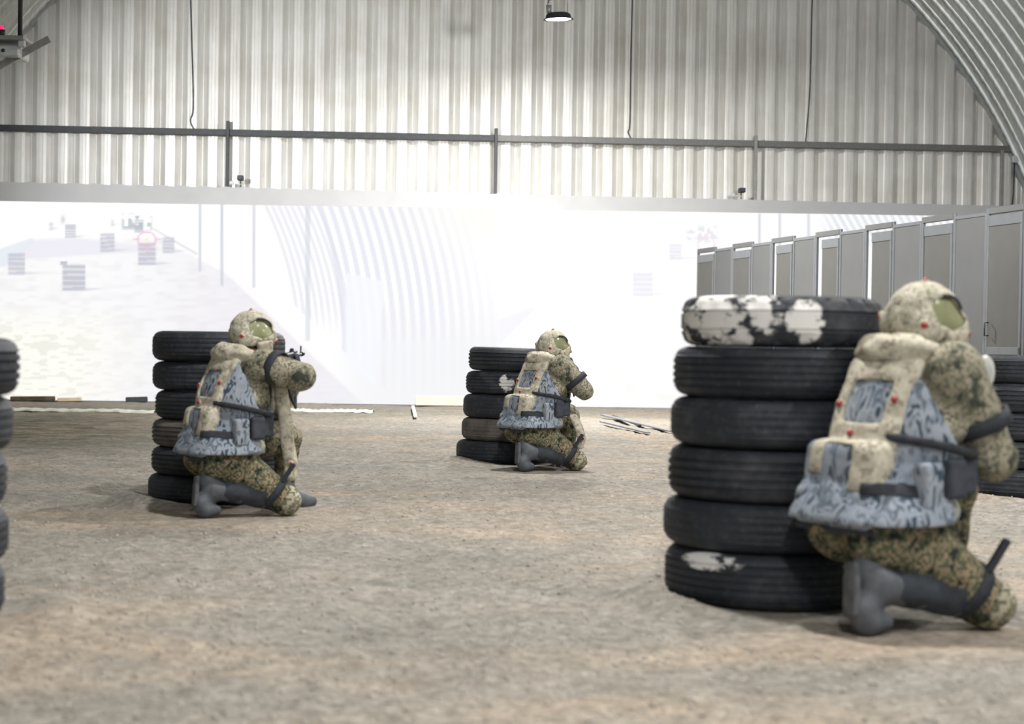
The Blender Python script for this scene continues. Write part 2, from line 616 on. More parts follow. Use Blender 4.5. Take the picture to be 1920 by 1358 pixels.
def arch_h(u, R=HALL_R):
    d = R * R - (u - HALL_C) ** 2
    return math.sqrt(d) if d > 0 else 0


def make_wall_back():
    root = in_hall(empty('wall_back'))
    tag(root, 'tall end wall of vertical ribbed galvanised metal sheets', 'wall', kind='structure')
    prof = wall_profile()
    k0 = int(-8.4 / PITCHW); k1 = int(8.0 / PITCHW) + 1
    for k in range(k0, k1):
        u0 = k * PITCHW
        pts = [(u0 + a, d) for a, d in prof if arch_h(u0 + a) > 0.02]
        if len(pts) < 3: continue
        mb = MB(); V = []; Fs = []
        for (u, d) in pts:
            h = arch_h(u)
            V += [(u, -d, -.05), (u, -d, h)]
        for i in range(len(pts) - 1):
            Fs.append((2 * i, 2 * i + 2, 2 * i + 3, 2 * i + 1))
        mb.add(V, Fs, False)
        mb.build('wall_panel', M['sheet'], root)
    # outer skin keeps daylight out
    mb = MB()
    N = 40
    V = [(HALL_C, .12, 0)] + [(HALL_C + (HALL_R + .2) * math.cos(math.pi * i / N), .12, (HALL_R + .2) * math.sin(math.pi * i / N) - .1 * (i in (0, N))) for i in range(N + 1)]
    mb.add(V, [(0, i + 2, i + 1) for i in range(N)])
    mb.build('backing_sheet', M['sheet'], root)


make_wall_back()


def make_ceiling():
    root = in_hall(empty('ceiling'))
    tag(root, 'curved barrel roof of ribbed metal arch panels', 'ceiling', kind='structure')
    wdt = .56
    prof = [(0, 0), (.012, .0), (.03, -.05), (.05, -.056), (.10, -.056), (.105, -.048), (.115, -.048), (.12, -.056), (.20, -.056), (.22, -.05), (.25, 0),
            (.255, .034), (.262, .038), (.269, .034), (.275, 0), (.305, -.05), (.33, -.056), (.40, -.056), (.405, -.048), (.415, -.048), (.42, -.056), (.49, -.056), (.51, -.05), (.532, 0), (.538, .034), (.545, .038), (.552, .034), (wdt, 0)]
    N = 320
    V = []; m = len(prof)
    for i in range(N + 1):
        a = math.pi * i / N
        cr = .004 if i % 2 else 0
        for (v, d) in prof:
            r = HALL_R - d + (cr if d < -.03 else 0) + (2.5 * cr if d > .03 else 0)
            V.append((HALL_C + r * math.cos(a), -v, r * math.sin(a)))
    V = np.array(V)
    i = np.arange((N + 1) * m).reshape(N + 1, m)
    Q = np.stack([i[:-1, :-1], i[:-1, 1:], i[1:, 1:], i[1:, :-1]], -1).reshape(-1, 4)
    me = mesh_np('roof_panel', V, Q, False)
    me.materials.append(M['roof_sheet'])
    N = 90
    V = []
    for i in range(N + 1):
        a = math.pi * i / N
        for (r, y) in ((HALL_R + .03, 0), (HALL_R - .035, 0), (HALL_R - .035, -.11), (HALL_R + .03, -.11)):
            V.append((HALL_C + r * math.cos(a), y, r * math.sin(a)))
    MB().add(V, [(4 * i + j, 4 * i + 4 + j, 4 * i + 5 + j, 4 * i + 1 + j) for i in range(N) for j in range(3)]).build('edge_strip', M['roof_sheet'], root)
    for k in range(54):
        link('roof_panel', me, None, root, loc=(0, -k * wdt, 0))


make_ceiling()

# ------------------------------------------------------------------ projection screen
SCREEN_V = -.40
SCREEN_U0, SCREEN_U1, SCREEN_H = -8.0, 7.12, 2.92


def smooth(a, b, x):
    t = np.clip((x - a) / (b - a), 0, 1)
    return t * t * (3 - 2 * t)


def picture(px, py):
    """the overexposed projected picture, sRGB 0..255, in the frame of the photograph"""
    n = len(px)
    C = np.full((n, 3), 253.0)
    P2 = np.stack([px, py], -1)

    def blend(m, col, a=1.0):
        nonlocal C
        mm = (np.clip(m, 0, 1) * a)[:, None]
        C = C * (1 - mm) + np.array(col, float)[None] * mm

    def poly(pts, soft=3.0):
        # convex polygon, clockwise on screen
        m = np.ones(n)
        for (x0, y0), (x1, y1) in zip(pts, pts[1:] + pts[:1]):
            L = math.hypot(x1 - x0, y1 - y0)
            d = ((x1 - x0) * (py - y0) - (y1 - y0) * (px - x0)) / L
            m = m * np.clip(d / soft + .5, 0, 1)
        return m

    def rect(x0, y0, x1, y1, soft=2.5):
        return (np.clip((px - x0) / soft + .5, 0, 1) * np.clip((x1 - px) / soft + .5, 0, 1) *
                np.clip((py - y0) / soft + .5, 0, 1) * np.clip((y1 - py) / soft + .5, 0, 1))

    left = np.clip((934 - px) / 2 + .5, 0, 1)
    grain = vnoise(P2 * np.array([.05, .16]), 1, 21)
    # left picture: floor of the pictured hall
    fl = np.maximum(poly([(60, 452), (355, 446), (424, 512), (640, 622), (770, 760), (-40, 775), (-200, 620)], 6), 0)
    sh = smooth(130, 520, px + .25 * (py - 500) + 40 * grain)
    blend(fl * left, (238, 236, 241), .25 + .75 * sh)
    blend(fl * left * np.clip(grain, 0, 1), (226, 224, 226), .35)
    yel = smooth(330, 60, px) * smooth(560, 640, py)
    blend(fl * yel, (254, 253, 244), .9)
    blend(fl * yel * (vnoise(P2 * np.array([.06, .2]), 1, 5) > .25), (236, 236, 226), .8)
    # far floor of the pictured hall, lavender
    blend(poly([(60, 450), (150, 446), (330, 470), (200, 478), (20, 490)], 8), (236, 234, 243), .9)
    blend(poly([(-10, 470), (60, 446), (66, 452), (10, 500), (-10, 500)], 4), (228, 234, 243), .8)
    blend(poly([(283, 428), (288, 428), (372, 476), (368, 478)], 2), (205, 208, 220), .7)
    # curved ribs of the pictured roof
    for (x0, x1, sp, xe, ye, al) in ((498, 600, 12.0, 62, 640, .55), (600, 905, 18.5, 46, 755, .65)):
        k = 0
        x = x0
        while x < x1:
            q = np.clip((py - 385) / 260.0, 0, 1.6)
            cx = x + xe * (1 - (1 - np.clip(q, 0, 1)) ** 2)
            wd = sp * .52
            m = np.clip((wd / 2 - np.abs(px - cx)) / 2 + .5, 0, 1) * smooth(380, 390, py) * smooth(ye, ye - 70, py + .0 * px)
            m = m * (py < 470 + .92 * (px - 440))
            blend(m * left, (218, 218, 233), al * (1.0 if x < 760 else max(.15, 1 - (x - 760) / 150)))
            x += sp; k += 1
    # pale veil over the middle of the wall
    veil = smooth(560, 720, px) * smooth(990, 930, px) * smooth(470, 700, py)
    blend(veil * left, (238, 238, 242), .75)
    blend(poly([(650, 512), (722, 528), (704, 725), (648, 670)], 4), (243, 245, 253), .85)
    up = smooth(700, 900, px) * left * smooth(520, 390, py)
    blend(up, (247, 247, 242), .8)
    for (x, y1, w, a) in ((375, 510, 4.5, .9), (416, 536, 5, .95), (476, 540, 5, .8), (577, 640, 9, .55)):
        blend(rect(x - w / 2, 375, x + w / 2, y1), (206, 209, 219), a)
    # tyre stacks and people in the picture
    st = [(15, 475, 47, 515, .8), (117, 497, 160, 545, .95), (188, 438, 215, 472, .85), (259, 456, 292, 497, .9), (305, 445, 327, 474, .85),
          (122, 421, 142, 446, .8), (92, 418, 100, 431, .6), (208, 411, 214, 424, .4), (252, 412, 269, 436, .75)]
    for (x0, y0, x1, y1, a) in st:
        hgt = y1 - y0
        bands = .55 + .45 * (np.sin((py - y0) / hgt * 2 * math.pi * 4.5) > -.45)
        blend(rect(x0, y0, x1, y1) * bands, (196, 197, 208), a)
        blend(poly([(x1 - 4, y1 - 5), (x1 + hgt * .8, y1 - 4), (x1 + hgt * .2, y1), (x0, y1 + 1)], 3), (205, 206, 214), a * .6)
    blend(rect(113, 490, 126, 497), (170, 178, 188), .7)
    ppl = (vnoise(P2, .14, 33) > .1) * rect(229, 402, 284, 430, 6)
    blend(ppl, (176, 186, 190), .75)
    blend(np.exp(-((px - 118) / 4) ** 2 - ((py - 412) / 7) ** 2), (190, 196, 205), .7)
    r = np.hypot(px - 275, (py - 449) * 1.25)
    blend(np.clip((2.2 - np.abs(r - 17)) / 1.5, 0, 1), (246, 186, 214), .9)
    blend(np.clip((5 - r) / 2, 0, 1), (250, 236, 190), .8)
    blend(rect(249, 447, 262, 450, 2) + rect(274, 462, 277, 475, 2) + rect(290, 447, 303, 450, 2), (246, 190, 216), .8)
    # right picture
    right = 1 - left
    blend(right * poly([(934, 400), (936, 400), (1025, 545), (934, 645)], 8), (251, 251, 252), 1)
    blend(right * poly([(934, 600), (1000, 575), (1004, 580), (934, 650)], 6), (243, 243, 248), .9)
    blend(poly([(700, 640), (934, 630), (934, 775), (760, 775)], 14), (241, 242, 245), .6)
    for (x0, y0, x1, y1, a) in ((1187, 512, 1224, 555, .55), (1255, 458, 1278, 487, .6), (1095, 505, 1118, 530, .12), (1300, 440, 1316, 450, .3)):
        bands = .5 + .5 * (np.sin((py - y0) / (y1 - y0) * 2 * math.pi * 4.5) > -.4)
        blend(rect(x0, y0, x1, y1) * bands, (226, 224, 238), a)
        blend(poly([(x1 - 4, y1 - 5), (x1 + 34, y1 - 4), (x1, y1), (x0, y1 + 1)], 3), (236, 236, 243), a)
    blend((vnoise(P2, .17, 41) > .15) * rect(1288, 424, 1345, 455, 8), (220, 220, 226), .6)
    r = np.hypot(px - 1324, (py - 458) * 1.2)
    blend(np.clip((2.2 - np.abs(r - 16)) / 1.5, 0, 1), (250, 222, 236), .8)
    for x in (1424, 1462, 1516): blend(rect(x - 2.2, 400, x + 2.2, 470), (212, 213, 222), .9)
    wave = np.sin((px - .55 * (py - 400)) / 14.0 * 2 * math.pi)
    blend(smooth(1530, 1570, px) * smooth(-.2, .2, wave) * smooth(470, 440, py), (222, 224, 233), .8)
    rg = right * smooth(1040, 1160, px) * smooth(640, 760, py)
    blend(rg * (vnoise(P2 * np.array([.05, .14]), 1, 61) > .3), (247, 247, 244), .8)
    return C


def screen_mat():
    t = NT('projected_picture')
    a = t.n('ShaderNodeAttribute', attribute_name='picture')
    t.l(a.outputs['Color'], t.b.inputs['Emission Color'])
    t.b.inputs['Emission Strength'].default_value = SCREEN_EMIT
    t.base((.025, .025, .025, 1)).pr(.9, 0, .0)
    t.m.cycles.emission_sampling = 'NONE'
    return t.m


def make_screen():
    v = SCREEN_V
    pa = hall_at(0, 377, v); pb = hall_at(1850, 406, v)
    top0 = pa.z; slope = (pb.z - pa.z) / (pb.x - pa.x)

    def pic_top(u): return pa.z + slope * (u - pa.x)
    root = in_hall(empty('projection_screen'))
    tag(root, 'very wide white projection screen glowing with two washed-out pictures of a tyre course', 'screen')
    # picture surface
    du = .018
    us = np.arange(SCREEN_U0, SCREEN_U1, du)
    nr = 150
    tt = np.linspace(0, 1, nr)
    zt = np.array([pic_top(u) for u in us])
    Z = .015 + (zt[None] - .015) * tt[:, None]
    U = np.repeat(us[None], nr, 0)
    V = np.stack([U, np.full_like(U, v), Z], -1).reshape(-1, 3)
    i = np.arange(V.shape[0]).reshape(nr, len(us))
    Q = np.stack([i[:-1, :-1], i[:-1, 1:], i[1:, 1:], i[1:, :-1]], -1).reshape(-1, 4)
    me = mesh_np('projected_picture', V, Q, False)
    Mh = np.array(HALL_M)
    Wp = V @ Mh[:3, :3].T + Mh[:3, 3]
    px, py = to_px(Wp)
    C = picture(px, py) / 255.0
    C = np.where(C <= .04045, C / 12.92, ((C + .055) / 1.055) ** 2.4)
    ca = me.attributes.new('picture', 'FLOAT_COLOR', 'POINT')
    ca.data.foreach_set('color', np.concatenate([C, np.ones((len(C), 1))], 1).astype(np.float32).ravel())
    link('projected_picture', me, screen_mat(), root)
    # unlit top border: slightly scalloped upper edge, real thickness
    ub = np.arange(SCREEN_U0, SCREEN_U1 + .01, .07)
    V = []; Fs = []
    for k, u in enumerate(ub):
        h = SCREEN_H + .008 * math.sin(u * 2 * math.pi / .287) * (1 if u < 0 else .3)
        zb = pic_top(u)
        V += [(u, v - .004, zb), (u, v - .004, h), (u, v + .03, h), (u, v + .03, 0)]
    for k in range(len(ub) - 1):
        a, b = 4 * k, 4 * k + 4
        Fs += [(a, b, b + 1, a + 1), (a + 1, b + 1, b + 2, a + 2), (a + 2, b + 2, b + 3, a + 3)]
    MB().add(V, Fs).build('border', M['fabric'], root)
    MB().box((SCREEN_U1 + .06, v + .01, SCREEN_H - .06), (.12, .05, .14), bevel=.004).build('end_bracket', M['light_grey'], root)


make_screen()


# ------------------------------------------------------------------ steel frame behind the screen
def make_frame():
    root = in_hall(empty('steel_frame'))
    tag(root, 'thin steel rail on slim posts running across the ribbed end wall', 'rail')
    v = -.22
    zb = lambda u: 3.66 + .006 * (u + 7)
    posts = [hall_at(427, 300, v).x, hall_at(929, 300, v).x, hall_at(1415, 300, v).x, hall_at(1876, 320, v).x]
    xs = [-8.0] + posts[:3] + [posts[3] + .18]
    for k in range(4):
        a, b = xs[k], xs[k + 1]
        m = M['dark_steel'] if k < 2 else M['rail_lit']  # right half paler: the light falling on it is put into the colour
        MB().bar((a, v, zb(a)), (b, v, zb(b)), .06, .085, bevel=.004).build('rail', m, root)
    for k, u in enumerate(posts):
        MB().box((u, v - .05, 1.9 if k < 3 else 1.86), (.045, .045, 3.86 if k < 3 else 3.72), bevel=.004).build('post', M['dark_steel'] if k < 2 else M['grey_steel'], root)
    # junction box and end post at the right
    r2 = in_hall(empty('junction_box', (hall_at(1903, 294, v).x, v - .02, 3.60)))
    MB().box((0, 0, 0), (.10, .07, .10), bevel=.01).build('box', M['light_grey'], r2)
    MB().tube([(.0, .03, -.05), (.0, .05, -.5), (-.02, .05, -.68)], .012).build('conduit', M['cable'], r2)
    tag(r2, 'small white junction box at the right end of the rail', 'box')


make_frame()


def cable(pts, v, label):
    P = [hall_at(x, y, v) for x, y in pts]
    out = []
    for i in range(len(P) - 1):
        for s in range(6):
            t = s / 6
            p0, p1, p2, p3 = P[max(i - 1, 0)], P[i], P[i + 1], P[min(i + 2, len(P) - 1)]
            out.append(.5 * ((2 * p1) + (p2 - p0) * t + (2 * p0 - 5 * p1 + 4 * p2 - p3) * t * t + (3 * p1 - p0 - 3 * p2 + p3) * t ** 3))
    out.append(P[-1])
    o = MB().tube(out, .009, 6).build('cable', M['cable'])
    in_hall(o)
    tag(o, label, 'cable', 'cables hanging on the end wall')


cable([(353, -130), (357, 0), (360, 100), (362, 200), (357, 225), (362, 240), (372, 247)], -.12, 'thin dark cable hanging down the ribbed wall left of the lamp')
cable([(1191, -150), (1186, 0), (1183, 120), (1181, 230), (1178, 248), (1186, 264)], -.12, 'thin dark cable hanging down the ribbed wall just right of the lamp')
cable([(1529, -100), (1523, 0), (1519, 160), (1512, 250), (1511, 265), (1521, 272)], -.12, 'thin dark cable with a kink on the right part of the ribbed wall')


def sensor_cam(px, py, label):
    p = hall_at(px, py, SCREEN_V)
    r = in_hall(empty('camera_sensor', (p.x, SCREEN_V, SCREEN_H)))
    MB().tube([(0, .013, .01), (0, .013, .10)], .008, 8).build('stem', M['dark_steel'], r)
    MB().box((.0, -.02, .125), (.085, .12, .065), bevel=.008).tube([(0, -.08, .125), (0, -.105, .125)], .022, 12).build('camera_body', M['dark_steel'], r)
    MB().box((-.12, -.01, .06), (.06, .03, .05), bevel=.006).bar((-.12, 0, .06), (0, 0, .04), .012, .012).build('side_light', M['light_grey'], r)
    tag(r, label, 'camera', 'tracking cameras on the screen edge')


sensor_cam(451, 345, 'small dark tracking camera on the top edge of the screen, left side')
sensor_cam(1390, 365, 'small dark tracking camera on the top edge of the screen, right side')


# ------------------------------------------------------------------ lamps
def make_lamp(loc, label, power, tilt=0.0):
    r = empty('high_bay_lamp', loc)
    r.rotation_euler = (tilt, -.04, 0)
    MB().lathe([(.0, .05), (.11, .05), (.135, .035), (.150, -.012), (.170, -.018), (.170, -.024), (.146, -.022), (.142, -.018)], n=32).build('housing', M['dark_steel'], r)
    MB().lathe([(0, -.026), (.08, -.025), (.142, -.018)], n=32).build('diffuser', M['lamp_glow'], r)
    MB().tube([(-.11, 0, .04), (-.12, 0, .12), (-.11, 0, .21), (.10, 0, .215), (.105, 0, .12), (.105, 0, .04)], .006, 8).build('yoke', M['grey_steel'], r)
    MB().lathe([(0, .05), (.028, .05), (.03, .14), (.0, .145)], (-.105, 0, 0), n=12).build('driver_box', M['grey_steel'], r)
    top = arch_h(loc[0]) - loc[2] + .03
    MB().tube([(-.11, 0, .16), (-.10, 0, .20), (-.04, 0, .205), (.05, 0, .22), (.09, 0, .27), (.10, 0, .40), (.06, 0, 1.0), (.03, 0, top)], .008, 8).build('cord', M['cable'], r)
    ld = bpy.data.lights.new('lamp_light', 'AREA')
    ld.shape = 'DISK'; ld.size = .28; ld.energy = power; ld.color = (1.0, .98, .95)
    lo = bpy.data.objects.new('lamp_light', ld); COL.objects.link(lo)
    lo.parent = r; lo.location = (0, 0, -.035)
    tag(r, label, 'lamp', 'high bay lamps')


pl = at(1047, 33, 18.0)
make_lamp((pl.x, 18.0, pl.z), 'round lit high bay lamp hanging before the ribbed end wall', WALL_LAMP_POWER, .06)
for y, w in ((12.0, 'second from the end wall'), (6.0, 'third from the end wall'), (0.0, 'nearest the camera')):
    make_lamp((pl.x, y, 4.9), 'high bay lamp over the middle of the hall, ' + w, LAMP_POWER)
for y, w in ((9.0, 'above the right tyre stack'), (3.0, 'nearest the camera')):
    make_lamp((4.6, y, 4.6), 'high bay lamp along the right side of the hall, ' + w, LAMP_POWER)


# ------------------------------------------------------------------ projector on its hanging cradle (top left)
def make_projector(Y, label, mirror=False, X=None):
    if X is None:
        base = at(20, 100, Y)
    else:
        base = Vector((X, Y, 3.16))
    r = empty('projector', base)
    k = Y / F
    pole_x = (37 - 20) * k
    MB().tube([(pole_x, 0, (100 - 71) * k), (pole_x, 0, arch_h(base.x) - base.z + .4)], 4.2 * k, 10).build('pole', M['dark_steel'], r)
    sh = MB().box((-.06, .02, 23.5 * k), (68 * k + .12, .34, 8 * k), bevel=.004).build('shelf', M['grey_steel'], r)
    MB().box((28 * k, -.1, 14 * k), (12 * k, .05, 12 * k), bevel=.004).build('clamp', M['light_grey'], r)
    body = MB().box((-.11, .05, 1.5 * k), (.42, .30, 22 * k), bevel=.012).build('projector_body', M['light_grey'], r)
    MB().lathe([(0, 0), (.03, 0), (.034, .03), (.03, .04), (.026, .03), (0, .028)], (-.14, .2, .005), Matrix.Rotation(-math.pi / 2, 3, 'X'), 20).build('lens', M['dark_steel'], body)
    for dx in (-.075, -.03): MB().lathe([(0, 0), (.016, 0), (.016, .006), (.0, .006)], (dx, -.101, .005), Matrix.Rotation(math.pi / 2, 3, 'X'), 14).build('socket', M['dark_steel'], body)
    MB().bar((88 * k - 16 * k, .0, 28 * k), (-120 * k, .0, -80 * k), .02, 13 * k).build('brace', M['grey_steel'], r)
    s = MB().lathe([(0, -.03), (.025, -.03), (.025, .03), (0, .03)], (-15 * k, -.02, 36 * k), n=14).build('beacon_base', M['dark_steel'], r)
    MB().lathe([(0, .0), (.02, .0), (.022, .02), (.014, .036), (0, .04)], (-17 * k, -.02, 42 * k), n=14).build('beacon', M['red_led'], s)
    ld = bpy.data.lights.new('projector_light', 'SPOT')
    ld.energy = PROJECTOR_POWER; ld.spot_size = math.radians(62); ld.spot_blend = .8; ld.shadow_soft_size = .2; ld.color = (.97, .98, 1)
    lo = bpy.data.objects.new('projector_light', ld); COL.objects.link(lo)
    lo.parent = r; lo.location = (-.14, .30, .0)
    aim = Vector((base.x * .75, HALL_Y + base.x * .085, 2.7)) - base
    lo.rotation_euler = aim.to_track_quat('-Z', 'Y').to_euler()
    tag(r, label, 'projector', 'ceiling projectors')
    return r


make_projector(13.5, 'light grey projector on a shelf under a black pole, red beacon on top')
make_projector(9.0, 'light grey projector hanging above the frame over the right half of the course', X=3.2)


# ------------------------------------------------------------------ row of cubicles on the right
def make_cubicles():
    A = Vector((2.48, 21.55, 0)); B = Vector((4.37, 14.9, 0))
    d = (B - A).normalized()
    L = 1.163
    ang = math.atan2(d.y, d.x)
    H = 2.15
    names = ['farthest grey door cubicle, nearest the screen', 'second grey door cubicle counted from the screen', 'third grey door cubicle counted from the screen',
             'fourth grey door cubicle counted from the screen', 'fifth grey door cubicle counted from the screen', 'sixth grey door cubicle, left of the helmet',
             'seventh grey door cubicle, just right of the near helmet', 'grey cubicle panel cut by the right edge of the picture', 'grey cubicle beyond the right edge of the picture']
    n = -d.cross(Vector((0, 0, 1)))       # toward the course (left / camera)
    for k in range(9):
        p = A + d * (L * k) - d * (.0 if k else 0)
        r = empty('door_cubicle', (p.x, p.y, 0), ang)
        tag(r, names[k] + ' in the row', 'cubicle', 'row of grey door cubicles on the right')
        # local x along the row (toward the camera), local -y toward the course
        dw = .62
        hh = H + .03
        MB().box((.018, 0, hh / 2), (.036, .026, hh), bevel=.004).build('frame_post', M['alu'], r)
        MB().box((dw - .018, 0, hh / 2), (.036, .026, hh), bevel=.004).build('frame_post', M['alu'], r)
        MB().box((dw / 2, 0, hh - .03), (dw - .075, .04, .06), bevel=.004).build('frame_head', M['panel_grey'], r)
        gap = [.012, .012, .12, .145, .13, .03, .01, .012, .012][k]
        gt = [.03, .035, .035, .035, .03, .035, .012, .012, .012][k]
        x0, x1 = .036 + gap, dw - .04
        z1 = hh - .06 - gt
        door = MB().box(((x0 + x1) / 2, -.004, (z1 + .12) / 2), (x1 - x0, .022, z1 - .12), bevel=.003).build('door', M['door_grey'], r)
        MB().box(((x0 + x1) / 2, -.018, z1 - .05), (x1 - x0, .01, .10), bevel=.003).build('rail', M['alu'], door)
        MB().box(((x0 + x1) / 2, -.018, .86), (x1 - x0, .01, .07), bevel=.003).build('rail', M['alu'], door)
        MB().box((x1 - .015, -.018, (z1 + .12) / 2), (.03, .01, z1 - .32), bevel=.003).build('stile', M['alu'], door)
        MB().tube([(x0 + .05, -.035, 1.0), (x0 + .05, -.075, 1.0), (x0 + .05, -.075, 1.12), (x0 + .05, -.035, 1.12)], .008, 8).build('handle', M['dark_steel'], door)
        MB().box((dw + (L - dw) / 2, .01, (H - .0) / 2 + .02), (L - dw - .01, .03, H - .08), bevel=.003).build('side_panel', M['panel_grey'], r)
        MB().box((dw + (L - dw) / 2, .01, H - .02), (L - dw, .045, .035), bevel=.003).build('top_rail', M['alu'], r)
        MB().box((L - .016, .01, H / 2), (.032, .05, H - .01), bevel=.003).build('end_post', M['alu'], r)


make_cubicles()


# ------------------------------------------------------------------ tyres
def tyre_meshes(kind):
    """tread and carcass of a tyre of outer radius .333 and width .166"""
    n = 96 if kind == 'block' else 72
    w = .083
    g = {'rib': .007, 'fine': .0045, 'block': .006, 'bald': .0012}[kind]
    ro = .333
    tp = [(.292, .062), (.306, .0765), (.3145, .071), (.3215, .064)]
    if kind == 'fine':
        cuts = [-.046, -.023, 0, .023, .046]; cw = .0035
    elif kind == 'block':
        cuts = [-.03, .03]; cw = .005
    else:
        cuts = [-.04, -.014, .014, .04]; cw = .005
    z = .054
    tp.append((.327, z))
    for c in reversed(cuts):
        tp += [(ro, c + cw + .001), (ro - g, c + cw - .001), (ro - g, c - cw + .001), (ro, c - cw - .001)]
    tp += [(.327, -.054), (.3215, -.064), (.3145, -.071), (.306, -.0765), (.292, -.062)]
    tp = [(r - .05 * max(0, abs(q) - .02) ** 1 * (r > .322), q) for r, q in tp]
    mb = MB()
    V, Fs = [], []; m = len(tp)
    for k in range(n):
        a = 2 * math.pi * k / n
        for i, (r, zz) in enumerate(tp):
            if kind == 'block' and abs(zz) > .040 and .31 < r and (k % 4) == 0: r -= .012
            V.append((r * math.cos(a), r * math.sin(a), zz))
    for k in range(n):
        k2 = (k + 1) % n
        for i in range(m):
            j = (i + 1) % m
            Fs.append((k * m + i, k2 * m + i, k2 * m + j, k * m + j))
    mb.add(V, Fs, kind != 'block')
    tread = mb.mesh('tread_' + kind)
    cp = [(.205, .050), (.200, .060), (.208, .066), (.225, .074), (.228, .078), (.233, .076), (.262, .081), (.284, w), (.300, .0795), (.307, .0745),
          (.306, .055), (.306, -.055), (.307, -.0745), (.300, -.0795), (.284, -w), (.262, -.081), (.233, -.076), (.228, -.078), (.225, -.074),
          (.208, -.066), (.200, -.060), (.205, -.050), (.24, -.062), (.285, -.064), (.299, -.045), (.299, .045), (.285, .064), (.24, .062)]
    car = MB().lathe(cp, n=56, closed=True).mesh('carcass_' + kind)
    # flat shade groove walls, smooth round the tyre: keep smooth + sharp by angle
    return tread, car


TY = {}
for kd in ('rib', 'fine', 'block', 'bald'): TY[kd] = tyre_meshes(kd)
for kd in TY:
    for me in TY[kd]:
        try:
            me.set_sharp_from_angle(angle=math.radians(38))
        except Exception:
            pass


def tyre(loc, diam, width, kind, mat, label, group, rz=0, tilt=(0, 0)):
    r = empty('tyre', loc)
    r.rotation_euler = (tilt[0], tilt[1], rz)
    s = diam / .666
    tr, ca = TY[kind]
    for nm, me in (('carcass', ca), ('tread', tr)):
        if not me.materials: me.materials.append(M['rubber'])
        o = link(nm, me, None, r, scale=(s, s, width / .166))
        o.material_slots[0].link = 'OBJECT'
        o.material_slots[0].material = M[mat]
    tag(r, label, 'tyre', group)
    return r


ORD = ['bottom', 'second', 'third', 'fourth', 'fifth', 'sixth']


def stack(Y, tyres, where, group, x_of='left'):
    """tyres from the top down: (edge px, top py, bottom py, diameter, kind, material, text, tilt)"""
    n = len(tyres)
    zs = []
    z = .0
    for i, t in enumerate(reversed(tyres)):
        (ex, w, dm, kd, mt, txt, tilt) = t
        zc = z + w / 2
        pyc = 679 + (CAM_H - zc) * F / Y
        X = at(ex, pyc, Y).x + (dm / 2 if x_of == 'left' else -dm / 2)
        pos = 'top tyre' if i == n - 1 else ORD[i] + (' tyre' if i == 0 else ' tyre from the ground')
        tyre((X, Y + random.uniform(-.015, .015), zc), dm, w - .002, kd, mt, txt + ' ' + pos + ' of ' + where, group, random.uniform(-.25, .25), tilt)
        z += w


N0 = (0, 0)
stack(5.39, [(1277, .166, .67, 'block', 'rubber_painted', 'white-splashed', N0), (1262, .168, .68, 'fine', 'rubber', 'black', N0), (1257, .160, .68, 'bald', 'rubber', 'black smooth', N0),
             (1253, .176, .68, 'rib', 'rubber', 'black ribbed', N0), (1244, .160, .69, 'bald', 'rubber', 'worn black', N0), (1246, .178, .69, 'fine', 'rubber_chipped', 'white-chipped', N0)],
      'the near stack by the large kneeling figure', 'tyres of the near stack')
stack(8.42, [(287, .158, .69, 'bald', 'rubber', 'black', N0), (287, .150, .68, 'bald', 'rubber', 'black', N0), (293, .150, .68, 'fine', 'rubber', 'black', N0),
             (287, .142, .70, 'rib', 'rubber_dusty', 'grey dusty', N0), (287, .142, .70, 'rib', 'rubber', 'dark', N0), (280, .142, .70, 'bald', 'rubber', 'dark', N0)],
      'the stack behind the left kneeling figure', 'tyres of the left stack')
stack(11.5, [(878, .170, .67, 'rib', 'rubber', 'tilted black', (0, .015)), (873, .165, .67, 'fine', 'rubber_spots', 'white-flecked', N0), (868, .168, .67, 'bald', 'rubber', 'black', N0),
             (865, .160, .67, 'bald', 'rubber_dusty', 'dusty tan-grey', N0), (855, .160, .68, 'bald', 'rubber', 'black', N0)],
      'the middle stack in front of the screen', 'tyres of the middle stack')
stack(9.5, [(1806, .165, .68, 'fine', 'rubber', 'black', N0), (1800, .165, .68, 'rib', 'rubber', 'black', N0), (1808, .165, .68, 'fine', 'rubber_spots', 'white-marked', N0),
            (1802, .165, .68, 'rib', 'rubber', 'black', N0), (1800, .165, .69, 'bald', 'rubber', 'black', N0)],
      'the stack at the right picture edge', 'tyres of the right stack')
stack(4.7, [(28, .172, .67, 'rib', 'rubber', 'blurred', N0), (12, .165, .67, 'bald', 'rubber', 'blurred', N0), (2, .165, .67, 'rib', 'rubber', 'blurred', N0),
            (6, .165, .68, 'bald', 'rubber', 'blurred', N0), (0, .165, .68, 'rib', 'rubber', 'blurred', N0)],
      'the stack cut by the left picture edge', 'tyres of the left edge stack', 'right')


# ------------------------------------------------------------------ small things at the foot of the screen
def screen_foot(px, py, dv=-.12):
    return hall_at(px, py, SCREEN_V + dv)


def gz(x, y): return float(ground_h(np.array([x]), np.array([y]))[0])


def on_ground(px, py):
    d = _f * F + _r * (px - CX) - _u * (py - CY)
    k = -CAM_H / d.z
    x, y = d.x * k, d.y * k
    return Vector((x, y, gz(x, y)))


